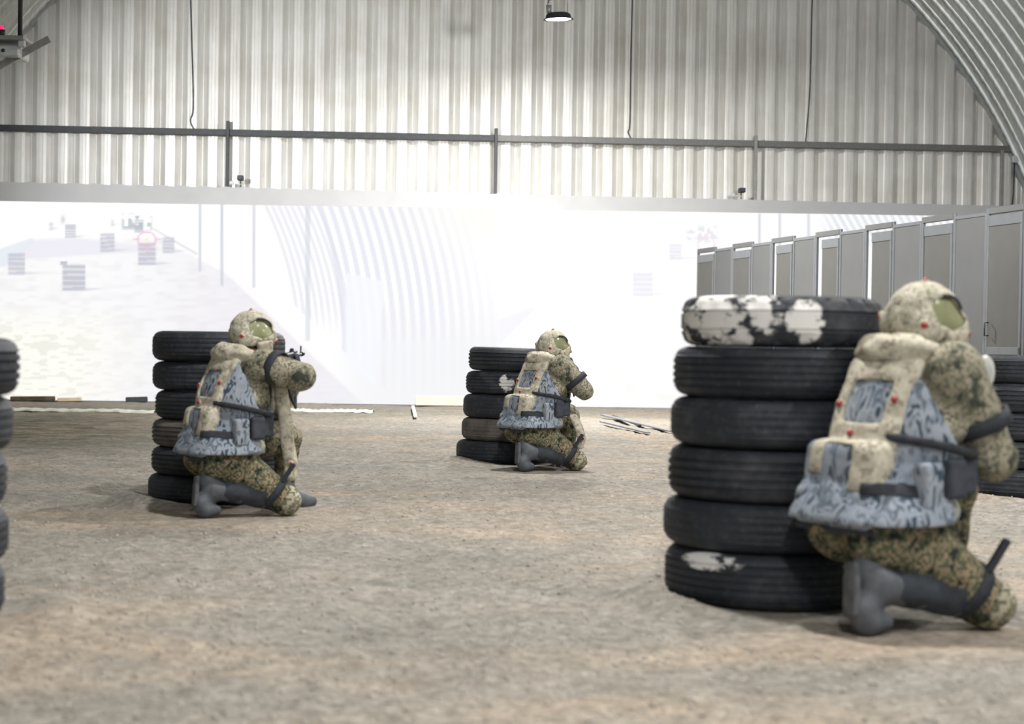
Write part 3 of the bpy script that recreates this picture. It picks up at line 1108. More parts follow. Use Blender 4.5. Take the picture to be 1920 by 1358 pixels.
pw = hall_at(825, 751, SCREEN_V - .06)
o = in_hall(MB().box((pw.x, SCREEN_V - .05, .075), (.66, .035, .13), bevel=.004).build('plank', M['wood']))
tag(o, 'pale wooden plank leaning against the foot of the screen', 'plank')
for (a, b, w, m, nm, lb, cat) in (
        ((1130, 786), (1258, 812), .06, 'pale_steel', 'metal_strip', 'long bent grey metal strip lying on the gravel left of the near stack', 'strip'),
        ((1128, 797), (1215, 816), .05, 'pale_steel', 'metal_strip', 'short pale metal strip lying across the long grey one', 'strip'),
        ((1150, 788), (1200, 801), .03, 'dark_steel', 'metal_strip', 'dark thin metal strip beside the pale strips on the gravel', 'strip'),
        ((774, 769), (779, 787), .04, 'plastic_strip', 'wood_chip', 'small pale stick lying alone on the gravel before the plank', 'stick')):
    pa, pb = on_ground(*a), on_ground(*b)
    o = MB().bar(pa + Vector((0, 0, .038)), pb + Vector((0, 0, .024)), w, .014, bevel=.002).build(nm, M[m])
    tag(o, lb, cat)
for (x0, x1, y, lb) in ((-40, 292, 771, 'long white plastic strip on the ground before the screen, left of the soldier'), (540, 700, 772, 'short white plastic strip on the ground right of the left soldier')):
    pa, pb = on_ground(x0, y), on_ground(x1, y + (x1 - x0) * .012)
    V = []; Fs = []
    N = 40
    for i in range(N + 1):
        p = pa.lerp(pb, i / N)
        p.z = gz(p.x, p.y)
        wv = .02 * math.sin(i * 1.3) + .015 * math.sin(i * 2.9)
        for (dy, dz) in ((-.14 + wv, .0), (-.12 + wv, .02), (0, .028 + .008 * math.sin(i * 2.1)), (.12, .02), (.14, 0)):
            V.append((p.x, p.y + dy, p.z + dz))
    for i in range(N):
        for j in range(4): Fs.append((i * 5 + j, i * 5 + 5 + j, i * 5 + 6 + j, i * 5 + 1 + j))
    o = MB().add(V, Fs, True).build('plastic_strip', M['plastic_strip'])
    tag(o, lb, 'strip')
for (a, b, w, h, m, lb) in (((20, 757), (102, 755), .10, .06, 'wood_dark', 'dark weathered board under the screen at the far left'),
                            ((108, 760), (152, 754), .08, .05, 'wood', 'pale broken board next to the dark board under the screen'),
                            ((236, 757), (276, 757), .12, .07, 'dark_steel', 'short dark block under the screen beside the left stack')):
    pa, pb = hall_at(*a, SCREEN_V - .12), hall_at(*b, SCREEN_V - .12)
    o = in_hall(MB().bar((pa.x, SCREEN_V - .12, h / 2), (pb.x, SCREEN_V - .10, h / 2 + .01), w, h, bevel=.008).build('board', M[m]))
    tag(o, lb, 'board')


# ------------------------------------------------------------------ soldiers: distance fields meshed with surface nets
class Field:
    def __init__(self, lo, hi, h):
        self.lo = np.array(lo, float); self.h = h
        self.n = np.ceil((np.array(hi) - self.lo) / h).astype(int) + 1
        self.ax = [self.lo[i] + h * np.arange(self.n[i]) for i in range(3)]
        self.D = np.full(self.n, 1.0, dtype=np.float32)

    def like(self, D):
        f = Field.__new__(Field)
        f.lo, f.h, f.n, f.ax, f.D = self.lo, self.h, self.n, self.ax, D
        return f

    def sub(self, lo, hi):
        s = []
        for i in range(3):
            a = int(max(0, math.floor((lo[i] - self.lo[i]) / self.h)))
            b = int(min(self.n[i], math.ceil((hi[i] - self.lo[i]) / self.h) + 1))
            s.append(slice(a, max(a, b)))
        return tuple(s)

    def pts(self, s=None):
        s = s or (slice(None),) * 3
        X, Y, Z = np.meshgrid(self.ax[0][s[0]], self.ax[1][s[1]], self.ax[2][s[2]], indexing='ij')
        return np.stack([X, Y, Z], -1)

    def put(self, fn, lo, hi, k=.03, mode='add', pad=.09):
        s = self.sub(np.array(lo) - pad, np.array(hi) + pad)
        if any(q.stop <= q.start for q in s): return self
        d = fn(self.pts(s)).astype(np.float32)
        A = self.D[s]
        if mode == 'add':
            if k > 0:
                h = np.clip(.5 + .5 * (A - d) / k, 0, 1)
                self.D[s] = A * (1 - h) + d * h - k * h * (1 - h)
            else: self.D[s] = np.minimum(A, d)
        else:
            self.D[s] = np.maximum(A, -d)
        return self

    def cap(self, a, b, ra, rb=None, k=.03, sq=(1, 1, 1), mode='add'):
        rb = ra if rb is None else rb
        a = np.array(a, float); b = np.array(b, float); q = np.array(sq, float)
        ba = (b - a) * q; L2 = max(float(ba @ ba), 1e-9)

        def fn(P):
            pa = (P - a) * q
            h = np.clip(pa @ ba / L2, 0, 1)
            return np.linalg.norm(pa - h[..., None] * ba, axis=-1) - (ra + (rb - ra) * h)
        r = max(ra, rb) / min(q)
        return self.put(fn, np.minimum(a, b) - r, np.maximum(a, b) + r, k, mode)

    def chain(self, pts, rs, k=.02):
        for i in range(len(pts) - 1): self.cap(pts[i], pts[i + 1], rs[i], rs[i + 1], k)
        return self

    def ell(self, c, r, R=None, k=.03, mode='add'):
        c = np.array(c, float); r = np.array(r, float)
        Rm = np.eye(3) if R is None else np.array(R)

        def fn(P):
            p = (P - c) @ Rm
            k0 = np.linalg.norm(p / r, axis=-1)
            k1 = np.linalg.norm(p / (r * r), axis=-1) + 1e-9
            return np.where(k0 < 1e-4, -min(r), k0 * (k0 - 1) / k1)
        m = max(r)
        return self.put(fn, c - m, c + m, k, mode)

    def rbox(self, c, hs, rad, R=None, k=.01, mode='add'):
        c = np.array(c, float); hs = np.array(hs, float) - rad
        Rm = np.eye(3) if R is None else np.array(R)

        def fn(P):
            q = np.abs((P - c) @ Rm) - hs
            return np.linalg.norm(np.maximum(q, 0), axis=-1) + np.minimum(q.max(-1), 0) - rad
        m = float(np.linalg.norm(hs)) + rad
        return self.put(fn, c - m, c + m, k, mode)

    def surf(self, direction, a, b):
        """first surface met going along +-axis 1 (y) at x=a, z=b"""
        i = int(round((a - self.lo[0]) / self.h)); kz = int(round((b - self.lo[2]) / self.h))
        col = self.D[i, :, kz]
        idx = np.nonzero(col < 0)[0]
        if len(idx) == 0: return None
        j = idx[0] if direction > 0 else idx[-1]
        return self.ax[1][j]

    def surf_x(self, y, z):
        j = int(round((y - self.lo[1]) / self.h)); kz = int(round((z - self.lo[2]) / self.h))
        idx = np.nonzero(self.D[:, j, kz] < 0)[0]
        return None if len(idx) == 0 else self.ax[0][idx[-1]]

    def mesh(self, name):
        D = np.pad(self.D, 1, constant_values=1.0)
        lo = self.lo - self.h
        n = np.array(D.shape) - 1
        ins = D < 0
        cs = np.zeros(n, int)
        for c in range(8):
            x, y, z = c & 1, (c >> 1) & 1, c >> 2
            cs += ins[x:n[0] + x, y:n[1] + y, z:n[2] + z]
        act = (cs > 0) & (cs < 8)
        I = np.argwhere(act)
        idm = np.full(n, -1, np.int64); idm[act] = np.arange(len(I))
        acc = np.zeros((len(I), 3)); cnt = np.zeros(len(I))
        cor = np.array([(c & 1, (c >> 1) & 1, c >> 2) for c in range(8)])
        vals = np.stack([D[I[:, 0] + c[0], I[:, 1] + c[1], I[:, 2] + c[2]] for c in cor], 1)
        for a in range(8):
            for b in range(a + 1, 8):
                if abs(cor[a] - cor[b]).sum() != 1: continue
                va, vb = vals[:, a], vals[:, b]
                m = (va < 0) != (vb < 0)
                t = np.where(m, va / np.where(m, va - vb, 1), 0)
                acc[m] += (cor[a] + t[:, None] * (cor[b] - cor[a]))[m]; cnt[m] += 1
        V = lo + (I + acc / cnt[:, None]) * self.h
        Fq = []
        for axn in range(3):
            o1, o2 = [(1, 2), (2, 0), (0, 1)][axn]
            sl = [slice(None)] * 3; sl2 = [slice(None)] * 3
            sl[axn] = slice(0, -1); sl2[axn] = slice(1, None)
            A = ins[tuple(sl)]; B = ins[tuple(sl2)]
            E = np.argwhere(A != B)
            ok = (E[:, o1] > 0) & (E[:, o2] > 0) & (E[:, o1] < n[o1]) & (E[:, o2] < n[o2])
            E = E[ok]
            f = A[tuple(E.T)]
            e1 = np.zeros(3, int); e1[o1] = 1; e2 = np.zeros(3, int); e2[o2] = 1
            q = [idm[tuple((E - d).T)] for d in (e1 * 0, e1, e1 + e2, e2)]
            Q = np.stack(q, 1)
            Q[~f] = Q[~f][:, ::-1]
            Fq.append(Q)
        Q = np.concatenate(Fq)
        return mesh_np(name, V, Q, True)


def n3(P, s, seed): return vnoise(P, s, seed).astype(np.float32)


def rot_to(yaw, tilt, roll=0.0):
    """columns: local axes of the head in body space"""
    R = Matrix.Rotation(-yaw, 3, 'Z') @ Matrix.Rotation(-tilt, 3, 'X') @ Matrix.Rotation(roll, 3, 'Y')
    return np.array(R)


def face_ids(me, fn):
    n = len(me.polygons)
    c = np.empty(n * 3, np.float32); me.polygons.foreach_get('center', c)
    me.polygons.foreach_set('material_index', fn(c.reshape(-1, 3)).astype(np.int32))
    me.update()


def grip_hand(name, parent, c, axis, palm, rad, side, wrist):
    """gloved hand closed round a bar: axis = bar direction (index finger side), palm = from bar to palm"""
    a = np.array(axis, float); a /= np.linalg.norm(a)
    p = np.array(palm, float); p -= a * (p @ a); p /= np.linalg.norm(p)
    t = np.cross(a, p) * side
    c = np.array(c, float)
    f = Field(c - .13, c + .13, .0045)
    R = np.stack([a, t, p], 1)
    pc = c + p * (rad + .014)
    f.rbox(pc - a * .004 - t * .006, (.042, .040, .016), .014, R, .012)
    for i, (off, ln) in enumerate(((.033, 1.0), (.011, 1.08), (-.011, 1.0), (-.031, .82))):
        pts = []
        for th in (35, 85, 135, 185):
            q = math.radians(th * ln)
            rr = rad + .009
            pts.append(c + a * off + (p * math.cos(q) + t * math.sin(q)) * (rr + (.004 if th < 60 else 0)))
        f.chain(pts, [.0105, .0098, .009, .0078], .004)
    q0 = pc + a * .030 - t * .030
    q1 = c + a * .050 + (p * math.cos(-1.0) + t * math.sin(-1.0)) * (rad + .012)
    q2 = c + a * .062 + (p * math.cos(-1.9) + t * math.sin(-1.9)) * (rad + .010)
    f.chain([q0, q1, q2], [.013, .011, .009], .008)
    f.cap(pc - t * .035, np.array(wrist), .024, .028, .015)
    return link(name, f.mesh(name), M['dark_cloth'], parent)


def sensor(parent, p, nrm, r=.013):
    n = Vector(nrm).normalized()
    R = n.to_track_quat('Z', 'Y').to_matrix()
    b = MB().lathe([(0, -.01), (r * 1.7, -.01), (r * 1.6, .004), (r * 1.05, .007)], p, R, 14).build('sensor', M['black_webbing'] if r > .02 else M['camo_harness'], parent)
    MB().lathe([(r * 1.1, .0), (r * 1.05, .008), (r * .7, .014), (0, .017)], p, R, 14).build('sensor_lens', M['sensor_red'], b)
    return b


def make_soldier(root_xy, heading, scale, P, label, vest_label=''):
    hd = math.radians(heading)
    # ---- joints (local: x right, y forward, z up)
    pel = np.array(P.get('pel', (0, 0, .30)))
    chest = np.array(P.get('chest', (.0, .15, .72)))
    neck = np.array(P.get('neck', (.0, .19, .84)))
    head = np.array(P.get('head', (.0, .205, .905)))
    HS = .77
    sR = np.array(P.get('sR', (.172, .165, .785))); sL = np.array(P.get('sL', (-.150, .21, .785)))
    eR = np.array(P.get('eR', (.225, .275, .52))); hR = np.array(P.get('hR', (-.01, .44, .73)))
    eL = np.array(P.get('eL', (-.20, .47, .57))); hL = np.array(P.get('hL', (-.18, .60, .765)))
    kR = np.array(P.get('kR', (.20, .26, .085))); aR = np.array(P.get('aR', (.11, -.085, .142)))
    kL = np.array(P.get('kL', (-.07, .44, .40))); aL = np.array(P.get('aL', (-.09, .44, .10)))
    HR = rot_to(math.radians(P.get('head_yaw', 8)), math.radians(P.get('head_tilt', 8)), math.radians(P.get('head_roll', 8)))

    def H(x, y, z): return head + HR @ (np.array((x, y, z)) * HS)

    h = .0105
    f = Field((-.42, -.34, -.02), (.48, .95, 1.16), h)
    # torso
    f.ell(pel, (.165, .14, .125))
    f.cap(pel + (.08, -.05, -.02), pel + (.09, .02, -.01), .115, .11)
    f.cap(pel + (-.08, -.05, .0), pel + (-.09, .02, .01), .11, .11)
    f.cap(pel + (0, .02, .06), chest + (0, -.03, -.12), .135, .145, .05, (.80, 1, 1))
    f.cap(chest + (0, -.03, -.14), chest, .145, .128, .05, (.74, 1, 1))
    f.cap(sL + (.01, 0, -.0), sR + (-.01, 0, -.0), .07, .07, .05)
    f.cap(neck + (0, -.01, -.03), H(0, -.02, -.06), .062, .058, .03)
    tors = f.D.copy()
    # arms
    for (s, e, w) in ((sR, eR, hR), (sL, eL, hL)):
        f.cap(s + np.array((0, -.02, -.005)), e, .088, .070, .035)
        f.cap(e, w + (e - w) * .18, .068, .042, .02)
    # legs
    hipR = pel + (.09, .0, -.01); hipL = pel + (-.09, .02, .02)
    f.cap(hipR, kR, .115, .078, .05)
    f.cap(kR, aR + (kR - aR) * .1, .072, .052, .02)
    f.cap(hipL, kL, .11, .078, .05)
    f.cap(kL, aL + (kL - aL) * .2, .074, .055, .02)
    # cloth folds on everything below the neck
    Pall = f.pts()
    near = np.abs(f.D) < .05
    PN = Pall[near]
    fold = .0075 * n3(PN * np.array([1, 1, 1.5]), 11, 3) + .005 * n3(PN, 23, 4)
    D2 = f.D.copy()
    D2[near] += fold * (PN[:, 2] < neck[2] - .01)
    f.D = D2
    # head and face
    f.ell(H(0, 0, .015), np.array((.074, .092, .10)) * HS, HR, .01)
    f.ell(H(0, .03, -.05), np.array((.056, .066, .068)) * HS, HR, .03)
    f.cap(H(0, .093, .008), H(0, .112, -.025), .010, .014, .012)
    f.cap(H(-.045, .078, .03), H(.045, .078, .03), .012, .012, .012)
    f.cap(H(-.02, .092, -.055), H(.02, .092, -.055), .009, .009, .008)
    f.ell(H(0, .082, -.092), np.array((.026, .022, .018)) * HS, HR, .02)
    for s in (-1, 1): f.ell(H(s * .076, -.005, -.005), np.array((.011, .02, .032)) * HS, HR, .006)
    me = f.mesh('person')
    body = link('person', me, [M['camo_jacket'], M['camo_trousers'], M['skin'], M['shin_cloth']])
    ax = np.array((kR - aR)); axl = np.linalg.norm(ax)

    def ids(C):
        out = np.zeros(len(C), int)
        out[(C[:, 2] < pel[2] + .10) & (C[:, 1] < .6)] = 1
        # sleeves hanging below waist height stay jacket
        t = np.clip((C - eR) @ (sR - eR) / ((sR - eR) @ (sR - eR)), 0, 1)
        dd = np.linalg.norm(C - eR - t[:, None] * (sR - eR), axis=1)
        out[(dd < .10)] = 0
        t = (C - aR) @ ax / axl ** 2
        dd = np.linalg.norm(C - aR - np.clip(t, 0, 1)[:, None] * ax, axis=1)
        out[(dd < .075) & (t > -.2) & (t < .72)] = 3
        hh = (C - head) @ HR
        out[(C[:, 2] > neck[2] + .0) & (np.hypot(hh[:, 0], hh[:, 1]) < .098) & (hh[:, 2] > -.125)] = 2
        return out
    face_ids(me, ids)
    tag(body, label, 'person', 'kneeling figures in camouflage')

    # ---- vest
    fx = f.like(tors)
    PZ = Pall
    lean_y = pel[1] + (chest[1] - pel[1]) * (PZ[..., 2] - pel[2]) / (chest[2] - pel[2])
    def segd(a_, b_, r_):
        t_ = np.clip((PZ - a_) @ (b_ - a_) / ((b_ - a_) @ (b_ - a_)), 0, 1)
        return np.linalg.norm(PZ - a_ - t_[..., None] * (b_ - a_), axis=-1) - r_
    arm = np.minimum(segd(sR + (.01, -.02, 0), sR + (.03, .02, -.15), .118), segd(sL + (-.02, 0, 0), sL + (-.03, .02, -.12), .105))
    zt = neck[2] - .035
    V0 = np.maximum(tors - .028 - .028 * np.clip((.50 - PZ[..., 2]) / .16, 0, 1), np.maximum(P.get('vest_z0', .325) - PZ[..., 2], PZ[..., 2] - zt))
    V0 = np.maximum(V0, -arm)
    nz = np.abs(V0) < .04
    V0[nz] += (.004 * n3(PZ[nz], 18, 8)).astype(np.float32)
    vf = f.like(V0.astype(np.float32))
    vest = link('vest', vf.mesh('vest'), M['vest'], body)
    tag(vest, 'grey-blue patterned load vest')
    # large pouch over the small of the back
    px_, py_, pz_ = P.get('bag', (-.02, -.095, .43))
    bf = Field((px_ - .28, py_ - .18, pz_ - .22), (px_ + .28, py_ + .2, pz_ + .22), .009)
    Rb = np.array(Matrix.Rotation(math.radians(P.get('bag_tilt', -10)), 3, 'X'))
    bf.rbox((px_, py_, pz_), (.15, .055, .125), .035, Rb, 0)
    bf.rbox((px_, py_ - .015, pz_ - .07), (.16, .066, .062), .03, Rb, .02)
    pb = bf.pts(); bf.D += (.006 * n3(pb, 16, 12)).astype(np.float32)
    bag = link('back_pouch', bf.mesh('back_pouch'), M['vest'], vest)
    hem = Field(bf.lo, bf.lo + bf.h * (bf.n - 1), .009)
    hem.rbox((px_, py_ - .008, pz_ - .135), (.157, .062, .014), .012, Rb, 0)
    link('hem', hem.mesh('hem'), M['dark_cloth'], vest)
    # side pouches on the right flank
    for (y, z, w_, hz_, mt) in ((.09, .46, .04, .06, 'dark_cloth'), (.0, .44, .04, .07, 'vest'), (.17, .47, .035, .06, 'dark_cloth')):
        xs = vf.surf_x(y, z) or .18
        pf = Field((xs - .08, y - .1, z - .12), (xs + .1, y + .1, z + .12), .008)
        pf.rbox((xs + .012, y, z), (.03, w_, hz_), .014, None, 0)
        link('side_pouch', pf.mesh('side_pouch'), M[mt], vest)

    # ---- tan sensor harness over the vest
    X_, Z_ = PZ[..., 0], PZ[..., 2]
    base = np.maximum(tors - .040, -1)
    # merge the pouch so the straps run over it
    allv = f.like(np.minimum(tors - .028, 1).astype(np.float32))
    allv.rbox((px_, py_, pz_), (.15, .055, .125), .035, Rb, 0)
    off = allv.D - .012
    strips = np.maximum(np.abs(np.abs(X_ + .0) - .105) - .026, np.maximum(.46 - Z_, Z_ - zt - .01))
    cross = np.maximum(np.abs(X_) - .128, np.abs(Z_ - .585) - .034)
    flap = np.maximum(np.abs(X_ - .085) - .045, np.maximum(.42 - Z_, Z_ - .60))
    top = np.maximum(np.abs(X_) - .14, np.abs(Z_ - zt + .03) - .03)
    reg = np.minimum(np.minimum(strips, cross), np.minimum(flap, top))
    Hn = np.maximum(off, reg)
    Hn = np.maximum(Hn, -(tors - .012))
    nz = np.abs(Hn) < .04
    Hn[nz] += (.004 * n3(PZ[nz], 20, 14)).astype(np.float32)
    hf = f.like(Hn.astype(np.float32))
    har = link('harness', hf.mesh('harness'), M['camo_harness'], body)
    tag(har, 'tan sensor harness with small red lenses')
    for (x, z) in ((.105, .69), (-.105, .67), (-.02, .585)):
        y = hf.surf(1, x, z)
        if y is not None: sensor(har, (x, y - .002, z), (0.1, -1, .15), .011)
    # rolled hood round the neck
    rf = Field((-.26, -.12, .70), (.26, .40, 1.0), .009)
    pts = []
    for i in range(17):
        a = math.radians(-215 + 250 * i / 16)
        pts.append(np.array((.135 * math.cos(a), .10 * math.sin(a), -.012 * math.sin(a))) + neck + np.array((0, -.035, -.018)))
    rr = [.030 + .022 * max(0, -math.sin(math.radians(-215 + 250 * i / 16))) for i in range(17)]
    rf.chain(pts, rr, .015)
    q = rf.pts(); rf.D += (.009 * n3(q * np.array([1, 1, 2.2]), 22, 15)).astype(np.float32)
    link('hood_roll', rf.mesh('hood_roll'), M['camo_harness'], body)
    # upright collar flap beside the cheek
    cf = Field((-.05, .12, .74), (.24, .40, .98), .007)
    Rc = np.array(Matrix.Rotation(math.radians(20), 3, 'Y') @ Matrix.Rotation(math.radians(12), 3, 'X'))
    cf.rbox(neck + (.095, .055, .005), (.012, .045, .062), .01, Rc, 0)
    col = link('collar', cf.mesh('collar'), M['camo_harness'], body)
    sensor(col, tuple(neck + (.112, .065, .0)), (.9, -.2, .1), .009)
    # front strap of the harness that hangs to the thigh
    if P.get('front_strap'):
        ff = Field((-.15, .0, .05), (.36, .6, .72), .008)
        pth = [np.array(p) for p in P['front_strap']]
        for a_, b_ in zip(pth[:-1], pth[1:]): ff.cap(a_, b_, .024, .024, .0, (1, .6, 1))
        fs = link('front_strap', ff.mesh('front_strap'), M['camo_harness'], body)
        sensor(fs, tuple(pth[-2] + (.035, -.02, .0)), (.9, -.4, 0), .010)

    # ---- dark straps
    def band(name, a, b, rad, wdt, thick=.008, mat='black_webbing', t0=.5):
        a = np.array(a, float); b = np.array(b, float)
        c = a + (b - a) * t0; d = (b - a) / np.linalg.norm(b - a)
        R = Vector(d).to_track_quat('Z', 'Y').to_matrix()
        return MB().lathe([(rad, -wdt / 2), (rad + thick, -wdt / 2), (rad + thick, wdt / 2), (rad, wdt / 2)], tuple(c), R, 28, True).build(name, M[mat], body)
    band('sleeve_band', sR, eR, .087, .045, .008, 'black_webbing', P.get('band_t', .62))
    band('knee_strap', kR, hipR, .084, .04, .010, 'black_webbing', .16)
    band('cuff_band', hR, eR, .046, .035, .006, 'black_webbing', .3)
    zs = P.get('belt_z', .545)
    for nm, z0, sl, hw, lo_x in (('chest_strap', zs, -.22, .014, .10), ('belt', zs - .13, -.05, .022, .09)):
        reg = np.maximum(np.abs(Z_ - (z0 + sl * (PZ[..., 1] - .1))) - hw, lo_x - X_)
        B = np.maximum(allv.D - .017, reg); B = np.maximum(B, -(tors - .018))
        link(nm, f.like(B.astype(np.float32)).mesh(nm), M['black_webbing'], body)
    # rolled pale pouch on the right hip and dark tool behind the knee
    gf = Field(pel - .05 + (.1, .0, -.05), pel + (.32, .30, .22), .008)
    gf.ell(pel + (.175, .10, .06), (.05, .065, .05), None, 0)
    link('hip_pouch', gf.mesh('hip_pouch'), M['kneepad'], body)
    kp = Field(kR - .13, kR + .13, .008)
    kp.ell(kR + (.012, .018, -.008), (.086, .078, .082), None, 0)
    kp.D = np.maximum(kp.D, -((kp.pts() @ np.array([.25, .9, -.1])) - (kR @ np.array([.25, .9, -.1])) + .012)).astype(np.float32)
    kq = kp.pts(); kp.D += (.004 * n3(kq, 24, 19)).astype(np.float32)
    link('knee_pad', kp.mesh('knee_pad'), M['camo_pad'], body)
    MB().bar(kR + (.045, -.03, .09), kR + (.07, .03, .19), .03, .022, bevel=.006).build('strap_end', M['black_webbing'], body)

    # ---- boots
    def boot(an, toe_dir, up, sole_dir, q=1.0):
        """an: ankle; toe_dir: heel to toe; up: along the shaft"""
        t_ = np.array(toe_dir, float); t_ /= np.linalg.norm(t_)
        u_ = np.array(up, float); u_ -= t_ * (u_ @ t_); u_ /= np.linalg.norm(u_)
        s_ = np.cross(t_, u_)
        b = Field(an - .25, an + .25, .008)
        heel = an - t_ * .055 * q - u_ * .055
        ball = an + t_ * .115 * (2 * q - 1) - u_ * .062
        toe = an + t_ * .175 * (2 * q - 1) - u_ * (.066 if q == 1 else .045)
        b.cap(an + np.array(P.get('shaft', (0, 0, 0))), an + (np.array(sole_dir)) * .13, .050, .056, .02)
        b.cap(heel + u_ * .012, an + u_ * .0, .050, .052, .03)
        b.cap(an - u_ * .015, ball, .050, .044, .03)
        b.cap(ball, toe, .045, .034 if q == 1 else .044, .02)
        if q < 1: b.cap(toe, toe + u_ * .06, .036, .026, .02)
        b.D = np.maximum(b.D, -((b.pts() - (an - u_ * .098)) @ u_)).astype(np.float32)
        o = link('boot', b.mesh('boot'), M['boot'], body)
        sl = Field(an - .27, an + .27, .007)
        R = np.stack([t_, s_, u_], 1)
        sl.rbox(an + t_ * .085 * (3 * q - 2) - u_ * .100, (.105 * (2 * q - 1), .036, .010), .009, R, 0)
        sl.rbox(an - t_ * (.055 if q == 1 else .028) - u_ * .096, (.038, .034, .012), .010, R, 0)
        sl.rbox(an + t_ * .02 - u_ * .095, (.06, .036, .010), .008, R, 0)
        link('sole', sl.mesh('sole'), M['boot_sole'], o)
        return o
    sd = (kR - aR) / np.linalg.norm(kR - aR)
    boot(aR, P.get('toeR', (.12, -.12, -1.0)), np.array((.25, .95, .1)), sd, .8)
    sdl = (kL - aL) / np.linalg.norm(kL - aL)
    boot(aL, (-.05, 1, -.02), np.array((0, 0, 1.0)), sdl)

    # ---- helmet in head space, with the bare shell showing at the sides of the cloth cover
    hc = (0, -.006, .055)
    hel = Field((-.2, -.22, -.16), (.2, .24, .24), .0065)
    PH = hel.pts()

    def helm(off):
        g = Field.__new__(Field); g.lo, g.h, g.n, g.ax = hel.lo, hel.h, hel.n, hel.ax
        g.D = np.full(hel.n, 1.0, dtype=np.float32)
        g.ell(hc, (.118 + off, .140 + off, .125 + off), None, 0)
        g.cap((-.07, .075, .03), (.07, .075, .03), .062 + off, .062 + off, .03)
        g.cap((-.07, -.06, .0), (.07, -.06, .0), .066 + off, .066 + off, .04)
        return g
    out = helm(0).D
    inn = helm(-.012).D
    yv = PH[..., 1]
    rim = -.030 + .03 * np.clip((yv + .02) / .12, 0, 1) - .012 * np.clip(-yv / .1, 0, 1)
    S = np.maximum(np.maximum(out, -inn), rim - PH[..., 2])
    hroot = link('helmet', hel.like(S.astype(np.float32)).mesh('helmet'), M['helmet_shell'], body)
    hroot.location = head; hroot.scale = (HS,) * 3; hroot.rotation_euler = Matrix(HR.tolist()).to_euler()
    co = helm(.014).D
    open_ = np.linalg.norm((PH - np.array((.125, .016, .088))) / np.array((.08, .088, .066)), axis=-1) - 1
    open2 = np.linalg.norm((PH - np.array((-.125, .016, .088))) / np.array((.08, .088, .066)), axis=-1) - 1
    Cv = np.maximum(np.maximum(co, -(out - .001)), rim - .008 - PH[..., 2])
    Cv = np.maximum(Cv, -.05 * np.minimum(open_, open2))
    nz = np.abs(Cv) < .02
    Cv[nz] += (.0045 * n3(PH[nz], 26, 23)).astype(np.float32)
    cov = link('helmet_cover', hel.like(Cv.astype(np.float32)).mesh('helmet_cover'), M['camo_helmet'], hroot)
    tag(cov, 'tan camouflage cloth cover with an open side')
    # dark arc along the upper rim of the opening
    ed = MB()
    arc = []
    for i in range(9):
        a = math.radians(20 + 95 * i / 8)
        y, z = .016 + .086 * math.cos(a), .088 + .064 * math.sin(a)
        dy, dz = (y - hc[1]) / .154, (z - hc[2]) / .139
        x = .132 * math.sqrt(max(0, 1 - dy * dy - dz * dz))
        arc.append((x + .004, y, z))
    ed.tube(arc, .0075, 6).build('dark_arc', M['dark_cloth'], hroot)
    for (d) in ((.75, -.62, -.22), (.60, .76, -.20), (-.7, -.6, -.2), (.0, -.25, 1.0)):
        v = np.array(d); v = v / np.linalg.norm(v)
        # march out to the cover
        p = np.array(hc, float); best = p
        for s in np.arange(.08, .2, .002):
            qv = p + v * s
            ii = np.round((qv - hel.lo) / hel.h).astype(int)
            if np.any(ii < 0) or np.any(ii >= hel.n): break
            if co[tuple(ii)] > 0: best = qv; break
        sensor(hroot, tuple(best), tuple(v), .011 if d[2] > .5 else .013)
    # chin strap, nape pad, glasses
    MB().tube([H(.078, -.01, .02), H(.080, .01, -.04), H(.06, .05, -.09), H(0, .085, -.115), H(-.06, .05, -.09), H(-.080, .01, -.04), H(-.078, -.01, .02)], .009, 8).build('chin_strap', M['black_webbing'], body)
    np_ = MB().tube([H(.080, -.02, -.03), H(.062, -.075, -.05), H(0, -.095, -.055), H(-.062, -.075, -.05), H(-.080, -.02, -.03)], .018, 8).build('nape_strap', M['black_webbing'], body)
    gl = MB().tube([H(.082, -.0, .012), H(.074, .07, .012), H(.035, .105, .010), H(0, .108, .012), H(-.035, .105, .010), H(-.074, .07, .012), H(-.082, 0, .012)], .004, 6).build('glasses', M['black_webbing'], body)
    for s in (-1, 1):
        MB().lathe([(0, .004), (.018, .003), (.025, -.002), (.018, -.003), (0, -.001)], tuple(H(s * .038, .104, .0)), Matrix(HR.tolist()) @ Matrix.Rotation(-math.pi / 2, 3, 'X'), 18).build('lens', M['glass_lens'], gl)
    for s in (-1, 1):
        MB().lathe([(0, .009), (.006, .007), (.009, 0), (0, 0)], tuple(H(s * .034, .078, .008)), Matrix(HR.tolist()) @ Matrix.Rotation(-math.pi / 2, 3, 'X'), 12).build('eye', M['white_plastic'], body)

    # ---- rifle: built along the aim, held at shoulder height
    butt = np.array(P.get('butt', (.115, .27, .795))); muz = butt + .88 * np.array(P.get('aim', (-.77, .63, .04)))
    # hands
    d = (muz - butt) / np.linalg.norm(muz - butt)
    gripc = butt + d * .24 + np.array((0, -.01, -.075)); forec = butt + d * .47 + np.array((0, 0, -.005))
    body.location = (root_xy[0], root_xy[1], gz(*root_xy) * .2 + P.get('dz', 0))
    body.rotation_euler = (0, 0, -hd)
    body.scale = (scale,) * 3
    grip_hand('glove', body, gripc, (0.05, .25, .97), (.5, -.85, 0), .019, -1, hR + (eR - hR) * .22)
    grip_hand('glove', body, forec, d, (-.25, 0, -1), .026, -1, hL + (eL - hL) * .22)
    rf_ = empty('rifle')
    rf_.matrix_basis = body.matrix_basis.copy()
    rd = Vector(d); B_ = Vector(butt)
    up = Vector((0, 0, 1)); sd_ = rd.cross(up).normalized(); up = sd_.cross(rd)
    L = lambda t, u=0.0, s=0.0: B_ + rd * t + up * u + sd_ * s
